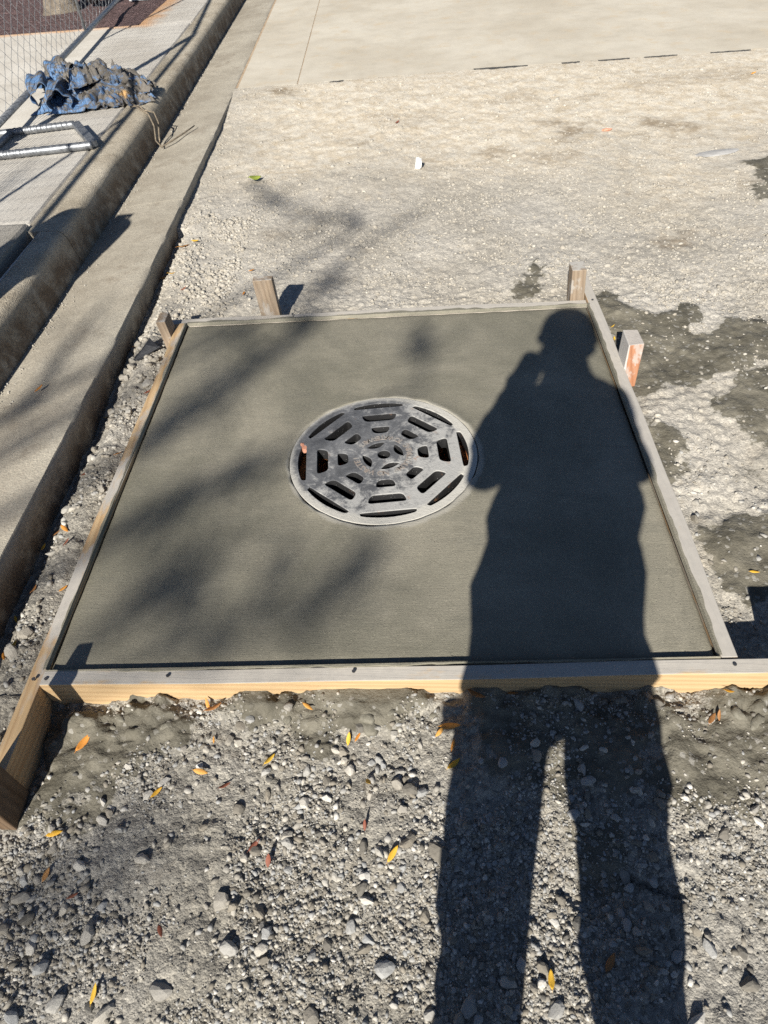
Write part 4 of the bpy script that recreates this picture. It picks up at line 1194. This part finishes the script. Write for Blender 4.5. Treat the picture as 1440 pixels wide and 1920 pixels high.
mb.tube([(.0, -.004, .006), (.04, -.016, .014), (.09, -.03, .026)], .0035, 6)
mb.tube([(.01, .01, .004), (.05, .02, .012), (.096, .03, .016)], .0035, 6)
o = mb.build('plastic_scrap', M['plastic']); o.location = (-1.065, .725, gz(-1.06, .74) + .012); o.rotation_euler = (0, 0, R(48)); o.scale = (1.25, 1.25, 1.1)
tag(o, 'pointed scrap of black plastic beside the leaning left stake', 'plastic scrap')
o = link('flat_stone', rock_mesh('flat_stone', 2, 8, 79, (.15, .045, .008)), m_plain('blue_grey_stone', g(.33, .98, .95), g(.42, .98, .95), 14, .9, 0, .5, .004))
o.location = (1.90, 2.56, gz(1.9, 2.56) + .004); o.rotation_euler = (0, 0, .25); tag(o, 'long flat blue grey stone in the tan gravel near the photo edge', 'stone')

# ------------------------------------------------------------------ chain-link fence
def panel_mesh(P0, P1, z0, z1, pitch=.074, wire=.0018, skip=0):
    P0, P1 = Vector(P0), Vector(P1); d = (P1 - P0); L = d.length; d.normalize(); nrm = Vector((-d.y, d.x, 0))
    n = int(L / pitch); m = int((z1 - z0) / (pitch * 1.3))
    VV = []; FF = []; off = 0
    k4 = np.array([(1, 0), (0, 1), (-1, 0), (0, -1)]) * wire
    for i in range(n):
        js = np.arange(2 * m + 1)
        u = (i + .5) * pitch + np.where((js + i) % 2 == 0, -.5, .5) * pitch * 1.04
        zz = z0 + js * (z1 - z0) / (2 * m)
        sd = np.where((js) % 2 == 0, .0022, -.0022)
        c = np.array(P0)[None] + u[:, None] * np.array(d)[None] + sd[:, None] * np.array(nrm)[None]; c[:, 2] = zz
        ring = c[:, None, :] + k4[None, :, 0, None] * np.array(d)[None, None] + k4[None, :, 1, None] * np.array(nrm)[None, None]
        VV.append(ring.reshape(-1, 3))
        b = np.arange(len(js) - 1) * 4
        for q in range(4):
            FF.append(np.c_[b + q, b + (q + 1) % 4, b + 4 + (q + 1) % 4, b + 4 + q] + off)
        off += len(js) * 4
    return mesh_np('chain_link_mesh', np.vstack(VV), np.vstack(FF))


def fence_panel(P0, P1, label, braces=(), zg=.142):
    P0 = Vector((*P0, 0)); P1 = Vector((*P1, 0)); d = (P1 - P0).normalized()
    root = empty('chain_link_fence', (P0.x, P0.y, 0), label, 'fence', 'temporary chain link fence panels')
    off = Vector((-P0.x, -P0.y, 0))
    z0, z1 = zg + .10, zg + 1.83
    A, B = P0 + off, P1 + off
    up = lambda p, z: (p.x, p.y, z)
    for nm, z in (('bottom_rail', z0), ('top_rail', z1)):
        MB().tube([up(A, z), up(B, z)], .0205, 12).build(nm, M['zinc'], root, smooth=True)
    for p in (A + d * .0, B):
        MB().tube([up(p, zg + .015), up(p, z1 + .03)], .0205, 12).build('post', M['zinc'], root, smooth=True)
    for t in braces:
        p = A + (B - A) * t
        MB().tube([up(p, z0), up(p, z1)], .0125, 10).build('brace', M['zinc'], root, smooth=True)
    me = panel_mesh(up(A, 0), up(B, 0), z0 + .01, z1)
    o = link('chain_link_mesh', me, M['zinc'], root); o['kind'] = 'stuff'
    return root


fence_panel((-2.455, 2.88), (-2.915, 7.55), 'galvanised chain link fence panel standing on the sidewalk behind the blue tarp', (.565,))
fence_panel((-2.395, -1.6), (-2.452, 2.80), 'nearer chain link fence panel whose end meets the steel foot', (.5,))
fence_panel((-2.925, 7.62), (-3.35, 12.1), 'farthest chain link fence panel beyond the mulch bed corner', (.5,))
# the steel foot the fence stands in
foot = empty('steel_stand', (-2.44, 2.86, .142), 'flat U shaped galvanised steel foot lying on the sidewalk under the fence end', 'fence foot')
fo = Vector((2.44, -2.86, -.142))
sh = lambda p: tuple(Vector(p) + fo)


def ribbed(p, q, r, k0, k1):
    p, q = Vector(p), Vector(q); pts_ = []; rad = []
    n = 90
    for i in range(n + 1):
        t = i / n; pts_.append(sh(p.lerp(q, t))); rad.append(r * (1 + (.07 * math.sin(i * 1.25) if k0 < t < k1 else 0)))
    return pts_, rad


ta = ribbed((-2.62, 3.05, .170), (-2.055, 3.165, .170), .022, .30, .95)
MB().tube(ta[0], ta[1], 14).build('foot_tube', M['zinc'], foot, smooth=True)
tb = ribbed((-2.70, 2.60, .170), (-1.800, 2.735, .170), .023, .40, .70)
MB().tube(tb[0], tb[1], 14).build('foot_tube', M['zinc'], foot, smooth=True)
fp = MB().box(-.026, .026, -.235, .235, -.016, .022).build('foot_plate', M['zinc'], foot, .004)
fp.location = sh((-1.915, 2.945, .170)); fp.rotation_euler = (0, 0, R(31))
MB().tube([sh((-2.452, 2.64, .19)), sh((-2.452, 2.64, .34))], .027, 12).build('sleeve', M['zinc'], foot, smooth=True)
MB().tube([sh((-2.452, 2.60, .165)), sh((-2.452, 3.10, .165))], .02, 12).build('cross_tube', M['zinc'], foot, smooth=True)
cl = MB(); cl.box(-.035, .035, -.05, .05, -.03, .03); o = cl.build('fence_clamp', M['zinc'], None, .006); o.location = (-2.455, 2.84, .30); tag(o, 'dark steel clamp joining the two fence posts above the foot', 'clamp')

# ------------------------------------------------------------------ blue tarp
def crumple(seed, size, center, rot, hgt, curl, res=84, amp=1.0):
    rnd = random.Random(seed); rs = np.random.default_rng(seed)
    u, v = np.meshgrid(np.linspace(-1, 1, res), np.linspace(-1, 1, res))
    r = np.sqrt(u * u + v * v)
    rim = 1 + .16 * np.sin(3 * np.arctan2(v, u) + seed) + .10 * np.sin(7 * np.arctan2(v, u) + seed * 2)
    x = u * size[0] * rim; y = v * size[1] * rim
    z = hgt * np.clip(1 - r ** 2.2 * .62, 0, 1)
    wx = fbm(u * 2 + 9, v * 2 + 9, 3, seed) * 3; wy = fbm(u * 2 - 5, v * 2 + 3, 3, seed + 3) * 3
    for k in range(7):
        a_ = rs.uniform(-.5, .5) + (0.2 if k % 3 else 1.4); f = rs.uniform(3.0, 8.0)
        ph = (u * math.cos(a_ + PI / 2) + v * math.sin(a_ + PI / 2)) * f + wx * .8 + rs.uniform(0, 6)
        rg_ = 1 - np.abs(np.sin(ph * 1.3)); rg_ = rg_ ** 1.6
        A_ = amp * .044 * (3.4 / f)
        z = z + A_ * (rg_ - .35)
        x = x + A_ * .55 * np.cos(ph * 1.3) * math.cos(a_ + PI / 2)
        y = y + A_ * .55 * np.cos(ph * 1.3) * math.sin(a_ + PI / 2)
    cr = fbm(u * 9, v * 9, 4, seed + 9)
    z = z + (np.abs(cr - .5)) * .065 * amp - .008
    z = np.maximum(z, .004 + .012 * fbm(u * 6, v * 6, 2, seed + 30))
    if curl:
        e = sstep(.55, 1.0, -u * math.cos(curl) - v * math.sin(curl)); z = z + e * .10
    c, s = math.cos(rot), math.sin(rot)
    X_ = c * x - s * y + center[0]; Y_ = s * x + c * y + center[1]; Z_ = z + center[2]
    i = np.arange(res * res).reshape(res, res)
    F_ = np.stack([i[:-1, :-1], i[:-1, 1:], i[1:, 1:], i[1:, :-1]], -1).reshape(-1, 4)
    return np.c_[X_.ravel(), Y_.ravel(), Z_.ravel()], F_


TV = []; TF = []; off = 0
for args in ((3, (.42, .36), (.02, .10, .0), .1, .16, 0), (8, (.40, .20), (.10, -.14, .01), .12, .10, 0), (15, (.26, .24), (-.24, .18, .06), .7, .16, 2.6), (21, (.30, .13), (.26, .02, .05), -.25, .11, 0),
             (27, (.22, .16), (.0, .02, .14), .5, .10, 0), (33, (.22, .10), (.33, -.20, .0), .05, .08, 0)):
    V, F_ = crumple(*args); TV.append(V); TF.append(F_ + off); off += len(V)
def loop_sheet(c, r, length, a0, a1, yaw, tilt):
    V = []; F_ = []; na, nl = 26, 14
    for i in range(na + 1):
        a_ = a0 + (a1 - a0) * i / na
        for j in range(nl + 1):
            t = j / nl; rr = r * (1 + .18 * math.sin(5 * a_ + 3 * t) + .1 * math.sin(9 * t + a_))
            p = Vector((rr * math.cos(a_), (t - .5) * length, rr * 1.1 * math.sin(a_)))
            p = Matrix.Rotation(yaw, 3, 'Z') @ (Matrix.Rotation(tilt, 3, 'X') @ p)
            V.append((p.x + c[0], p.y + c[1], max(.004, p.z + c[2])))
    for i in range(na):
        for j in range(nl): F_.append((i * (nl + 1) + j, (i + 1) * (nl + 1) + j, (i + 1) * (nl + 1) + j + 1, i * (nl + 1) + j + 1))
    return np.array(V), np.array(F_)
for args in (((-.42, -.10, .10), .10, .34, -.4, 3.6, .5, .15), ((-.22, -.22, .08), .09, .36, -.3, 3.5, .35, .1), ((-.34, .26, .12), .11, .3, -.6, 3.9, 1.0, .2)):
    V, F_ = loop_sheet(*args); TV.append(V); TF.append(F_ + off); off += len(V)
tm = mesh_np('tarp', np.vstack(TV), np.vstack(TF))
tm.polygons.foreach_set('use_smooth', np.ones(len(tm.polygons), bool))
tarp = link('tarp', tm, M['tarp']); tarp.location = (-2.13, 3.83, .143); tarp.scale = (.80, .84, .80)
sm = tarp.modifiers.new('thickness', 'SOLIDIFY'); sm.thickness = .003
tag(tarp, 'crumpled blue tarpaulin caked with grey dirt lying on the sidewalk', 'tarp')
tw = [(-1.76, 3.52, .17), (-1.70, 3.45, .155), (-1.62, 3.36, .148), (-1.57, 3.26, .10), (-1.565, 3.20, .03), (-1.53, 3.17, .0), (-1.47, 3.24, .012), (-1.42, 3.40, .01), (-1.37, 3.50, .02)]
MB().tube(tw, [.006, .006, .006, .005, .005, .005, .006, .005, .004], 7).build('twine', M['twine'], None, smooth=True)
tag(bpy.data.objects['twine'], 'stiff grey cord hanging from the tarp over the kerb into the gutter', 'cord')
tw = [(-1.78, 3.50, .16), (-1.72, 3.50, .165), (-1.66, 3.42, .155), (-1.60, 3.42, .14), (-1.575, 3.38, .09), (-1.57, 3.30, .02), (-1.55, 3.22, -.01)]
tag(MB().tube(tw, .005, 7).build('twine', M['twine'], None, smooth=True), 'short dark cord from the tarp lying against the kerb face', 'cord')

# ------------------------------------------------------------------ behind the fence: a trunk, pot, plate
def limb(mb, p0, p1, r0, r1, wob=.05, n=6, seed=0, sides=7):
    rnd = random.Random(seed); p0, p1 = Vector(p0), Vector(p1); L = (p1 - p0).length
    pts_ = []; rad = []
    for i in range(n + 1):
        t = i / n; q = p0.lerp(p1, t)
        if 0 < i < n: q += Vector((rnd.uniform(-1, 1), rnd.uniform(-1, 1), rnd.uniform(-1, 1))) * wob * L * .5
        pts_.append(q); rad.append(r0 + (r1 - r0) * t)
    mb.tube(pts_, rad, sides)
    return pts_


def leaf_cloud(centres, n, size, seed):
    rs = np.random.default_rng(seed); VV = []; FF = []; off = 0
    for (c, r) in centres:
        for _ in range(n):
            p = np.array(c) + rs.normal(0, r * .5, 3)
            a_ = rs.normal(0, 1, 3); a_ /= np.linalg.norm(a_); b_ = np.cross(a_, rs.normal(0, 1, 3)); b_ /= np.linalg.norm(b_)
            l = size * rs.uniform(.7, 1.3); w = l * .3
            VV += [p - a_ * l, p + b_ * w, p + a_ * l, p - b_ * w]; FF.append((off, off + 1, off + 2, off + 3)); off += 4
    return mesh_np('foliage', np.array(VV), np.array(FF))


def far_tree():
    root = empty('tree', (-3.62, 7.35, .12), 'pale grey tree trunk standing in the mulch bed behind the fence', 'tree')
    mb = MB()
    mb.tube([(0, 0, -.05), (0, 0, .04), (.0, .02, .2), (-.02, .05, .8), (.03, .1, 1.6), (0, .15, 2.4)], [.25, .19, .15, .14, .13, .12], 14)
    mb.build('trunk', M['bark'], root, smooth=True)
    cs = []
    for k in range(7):
        a_ = k * 2.4; e = Vector((1.3 * math.cos(a_), 1.3 * math.sin(a_) + .2, 3.4 + .25 * k))
        m_ = MB(); limb(m_, (0, .15, 2.2), e, .07, .015, .08, 6, k); m_.build('limb', M['bark'], root, smooth=True)
        cs += [(e + Vector((random.uniform(-.4, .4), random.uniform(-.4, .4), random.uniform(-.3, .4))), .7) for _ in range(4)]
    o = link('crown', leaf_cloud(cs, 130, .06, 3), M['foliage'], root); o['kind'] = 'stuff'


far_tree()
mb = MB(); N = 18
mb.tube([(0, 0, 0), (0, 0, .02), (0, 0, .16), (0, 0, .20)], [.10, .115, .125, .13], 16)
mb.tube([(0, 0, .20), (0, 0, .22), (0, 0, .20)], [.14, .14, .11], 16, False)
o = mb.build('nursery_pot', M['plastic']); o.location = (-3.33, 7.55, .125); o.rotation_euler = (1.1, .2, .5); o.location.z = .24; tag(o, 'black plastic pot tipped over beside the pale trunk', 'pot')
mb = MB(); mb.box(-.17, .17, -.14, .14, 0, .035); mb.box(-.13, .13, -.10, .10, .035, .30)
o = mb.build('equipment_box', M['plate'], None, .006); o.location = (-2.78, 7.76, .128); tag(o, 'grey painted steel base at the edge of the mulch bed', 'metal base')

# ------------------------------------------------------------------ out of the frame, seen by their shadows: tree, photographer; plus a drum added to shade the kerb
def lift(x, y, d): return Vector((x, y, 0)) - S_DIR * d


def shade_tree():
    bx, by = -5.7, -10.4
    root = empty('tree', (bx, by, -.1), 'thin leaved street tree behind the photographer casting the dappled shade', 'tree')
    o0 = Vector((bx, by, -.1))
    mb = MB(); mb.tube([(0, 0, -.05), (0, 0, .1), (.05, .05, 1.2), (.15, .1, 3.2), (.3, .1, 4.9)], [.22, .16, .13, .12, .10], 12)
    mb.build('trunk', M['bark'], root, smooth=True)
    fork = Vector((.3, .1, 4.9))
    for k, (w, pl) in enumerate(TWIG_SHADE):
        m_ = MB(); D = 12.2 + .5 * math.sin(k * 2.1)
        P = [lift(x, y, D + .12 * i) - o0 for i, (x, y) in enumerate(pl)]
        r0 = w * .58
        m_.tube(P, [max(.004, r0 * (1 - .6 * i / len(P))) for i in range(len(P))], 7)
        far = P[-1] if (P[-1] - fork).length < (P[0] - fork).length else P[0]
        m_.tube([fork, fork.lerp(far, .5) + Vector((0, 0, .25)), far], [.035, .022, r0 * .9], 7)
        m_.build('limb', M['bark'], root, smooth=True)
        rnd = random.Random(k)
        t_ = MB()
        for q in range(len(P) * 3):
            i = rnd.randrange(len(P) - 1); s = P[i].lerp(P[i + 1], rnd.random())
            e = s + Vector((rnd.gauss(0, .16), rnd.gauss(0, .16), rnd.gauss(0, .16)))
            t_.tube([s, s.lerp(e, .5) + Vector((rnd.gauss(0, .02),) * 3), e], [.005, .004, .002], 4)
        tw_ = t_.build('twig', M['bark'], root); tw_['kind'] = 'stuff'
    cs = [(lift(x, y, 12.2 + .4 * math.sin(i)) - o0, r * 1.5) for i, (r, (x, y)) in enumerate(CLUSTER_SHADE)]
    o = link('crown', leaf_cloud(cs, 52, .030, 12), M['foliage'], root); o['kind'] = 'stuff'


shade_tree()

drum = empty('drum_stand_in', (-1.93, .30, .17), 'unseen orange and white drum shape standing in for the unknown thing that shades the kerb', 'shadow stand-in')  # unseen, added to throw the kerb shadow; its true source is unknown
drum.scale = (.6, .6, .95)
mb = MB(); mb.tube([(0, 0, 0), (0, 0, .06)], [.33, .32], 24); mb.build('base_ring', M['rubber'], drum, smooth=False)
for k in range(4):
    z = .06 + k * .23; r0 = .26 - k * .016
    MB().tube([(0, 0, z), (0, 0, z + .21), (0, 0, z + .23)], [r0, r0 - .012, r0 - .022], 24, True).build('drum_body', M['drum'], drum, smooth=False)
    MB().tube([(0, 0, z + .05), (0, 0, z + .15)], [r0 + .002, r0 - .004], 24, False).build('reflective_band', M['drum_w'], drum)
MB().tube([(-.09, 0, .97), (-.08, 0, 1.07), (.08, 0, 1.07), (.09, 0, .97)], .018, 8).build('handle', M['drum'], drum, smooth=True)


def skin_obj(name, verts, edges, radii, m, parent, sub=2, root=0):
    me = bpy.data.meshes.new(name); me.from_pydata([tuple(v) for v in verts], edges, []); me.update()
    o = link(name, me, None, parent)
    o.modifiers.new('skin', 'SKIN')
    lay = me.skin_vertices[0].data if len(me.skin_vertices) else None
    for i, r_ in enumerate(radii):
        lay[i].radius = (r_, r_) if not isinstance(r_, tuple) else r_
    lay[root].use_root = True
    s = o.modifiers.new('sub', 'SUBSURF'); s.levels = sub; s.render_levels = sub
    dg = bpy.context.evaluated_depsgraph_get()
    me2 = bpy.data.meshes.new_from_object(o.evaluated_get(dg))
    o.modifiers.clear(); o.data = me2; me2.name = name
    me2.materials.clear()
    for k in (m if isinstance(m, (list, tuple)) else [m]): me2.materials.append(k)
    me2.polygons.foreach_set('use_smooth', [True] * len(me2.polygons))
    return o


def photographer():
    root = empty('person', (.20, -2.0, -.10), 'person in dark jacket and white hard hat holding up a phone', 'person')
    P0 = Vector((.20, -2.0, -.10))
    J = dict(
        pelvis=(.165, -1.985, .86), belly=(.145, -1.98, 1.05), chest=(.140, -1.975, 1.24), upper=(.13, -1.97, 1.385), neck=(.11, -1.955, 1.52), head=(.105, -1.945, 1.66), crown=(.10, -1.945, 1.75),
        lsh=(-.01, -1.965, 1.40), lel=(-.142, -1.90, 1.15), lwr=(-.002, -1.785, 1.43), lha=(.040, -1.755, 1.53),
        rsh=(.290, -1.965, 1.415), rel=(.385, -1.90, 1.155), rwr=(.205, -1.745, 1.40), rha=(.180, -1.725, 1.46),
        lhip=(.05, -1.985, .73), lkn=(.070, -1.95, .40), lan=(.090, -2.0, .0), lto=(.075, -1.84, -.055),
        rhip=(.275, -1.985, .73), rkn=(.355, -1.95, .40), ran=(.425, -2.0, .0), rto=(.45, -1.84, -.055))
    names = list(J); V = [Vector(J[k]) - P0 for k in names]
    E = [('pelvis', 'belly'), ('belly', 'chest'), ('chest', 'upper'), ('upper', 'neck'), ('neck', 'head'), ('head', 'crown'), ('upper', 'lsh'), ('lsh', 'lel'), ('lel', 'lwr'), ('lwr', 'lha'),
         ('upper', 'rsh'), ('rsh', 'rel'), ('rel', 'rwr'), ('rwr', 'rha'), ('pelvis', 'lhip'), ('lhip', 'lkn'), ('lkn', 'lan'), ('lan', 'lto'), ('pelvis', 'rhip'), ('rhip', 'rkn'), ('rkn', 'ran'), ('ran', 'rto')]
    rad = dict(pelvis=(.15, .245), belly=(.15, .25), chest=(.14, .235), upper=(.09, .12), neck=.085, head=(.10, .086), crown=(.075, .06), lsh=.080, lel=.068, lwr=.053, lha=.050, rsh=.088, rel=.055, rwr=.038, rha=.036,
               lhip=.135, lkn=.106, lan=.078, lto=.045, rhip=.135, rkn=.108, ran=.078, rto=.045)
    body = skin_obj('body', V, [(names.index(a_), names.index(b_)) for a_, b_ in E], [rad[k] for k in names], [M['jacket'], M['trousers'], M['skin'], M['boots']], root)
    for v in body.data.vertices:                 # creases and bulges of the clothes
        c = v.co + P0
        if c.z < 1.46:
            f = 14.0
            q = float(fbm(np.array([c.z * f + c.x * 5 + 20]), np.array([c.y * 6 + (7 if c.x > .15 else 1)]), 3, 77)[0]) - .5
            v.co.x += q * .075 * (1 if c.x > .16 else -1) * min(1, abs(c.x - .16) / .05)
    for p in body.data.polygons:
        c = p.center + P0
        if c.z > 1.545: p.material_index = 2
        elif c.z < .01: p.material_index = 3
        elif c.z < .90 and abs(c.x - .2) < .45 and c.y < -1.75: p.material_index = 1
        if c.y > -1.775 and c.z > 1.36: p.material_index = 2
    # fingers closed on the phone edges
    for sgn, hx in ((1, .078), (-1, .180)):
        vv = []; ee = []; rr = []
        vv.append(Vector((hx, -1.728, 1.45)) - P0); rr.append(.024)
        for f, dz in enumerate((.045, .022, 0, -.02)):
            b = len(vv)
            ln = (.9, 1.0, .95, .8)[f]
            vv += [Vector((hx - sgn * .004, -1.712, 1.462 + dz)) - P0, Vector((hx - sgn * .006, -1.70 + .006 * ln, 1.475 + dz)) - P0, Vector((hx + sgn * .010, -1.700, 1.482 + dz)) - P0]
            ee += [(0, b), (b, b + 1), (b + 1, b + 2)]; rr += [.009, .0085, .0075]
        b = len(vv); vv += [Vector((hx + sgn * .012, -1.742, 1.455)) - P0, Vector((hx + sgn * .026, -1.738, 1.472)) - P0]; ee += [(0, b), (b, b + 1)]; rr += [.011, .009]
        skin_obj('hand', vv, ee, rr, M['skin'], root, 1)
    tp = MB(); tp.box(-.10, -.03, -2.01, -1.95, .635, .675); o_ = tp.build('hip_shadow_bump', M['boots'], root, .012); o_.location = -P0  # block added to make the bump in the cast shadow at the hip
    # face
    fb = MB(); hc = Vector((.105, -1.945, 1.655)) - P0
    fb.tube([hc + Vector((0, .085, .01)), hc + Vector((0, .108, -.02)), hc + Vector((0, .09, -.028))], [.008, .014, .010], 8); fb.build('nose', M['skin'], root, smooth=True)
    for s in (-1, 1):
        e = MB(); e.tube([hc + Vector((s * .034, .078, .018)), hc + Vector((s * .034, .092, .018))], [.013, .009], 10); e.build('eye', M['phone'], root, smooth=True)
        e = MB(); e.tube([hc + Vector((s * .082, -.005, -.02)), hc + Vector((s * .094, -.012, .012)), hc + Vector((s * .086, -.01, .03))], [.012, .018, .010], 8); e.build('ear', M['skin'], root, smooth=True)
    e = MB(); e.tube([hc + Vector((-.024, .09, -.058)), hc + Vector((0, .098, -.060)), hc + Vector((.024, .09, -.058))], [.004, .007, .004], 8); e.build('mouth', M['brick'], root, smooth=True)
    # hard hat with a brim
    hm = MB(); N = 28; V = []; F = []
    rows = [(.118, -.012, 1.0), (.112, .010, 1.0), (.104, .05, 1.0), (.085, .088, 1.0), (.052, .112, 1.0), (.012, .120, 1.0)]
    for r_, z_, _ in rows:
        for k in range(N):
            a_ = 2 * PI * k / N; f = 1.14 if r_ < .113 else 1.2
            brim = .035 if (r_ > .113 and math.sin(a_) > .2) else 0
            V.append((r_ * math.cos(a_), r_ * f * math.sin(a_) + brim * math.sin(a_), z_))
    for i in range(len(rows) - 1):
        for k in range(N): F.append((i * N + k, i * N + (k + 1) % N, (i + 1) * N + (k + 1) % N, (i + 1) * N + k))
    F.append(tuple((len(rows) - 1) * N + k for k in range(N)))
    hm.add(V, F); h = hm.build('hard_hat', M['helmet'], root, smooth=True)
    h.location = Vector((.103, -1.945, 1.715)) - P0; h.rotation_euler = (R(-18), 0, 0)


photographer()
ph = MB(); ph.box(-.038, .038, -.082, .082, -.0045, .0045)
phone = ph.build('phone', M['phone'], None, .004)
tag(phone, 'black phone held up in both hands by the photographer', 'phone')
pm = cm.copy(); pm.translation = CAM_P - CAM_F * .016 - CAM_U * .055
phone.matrix_world = pm
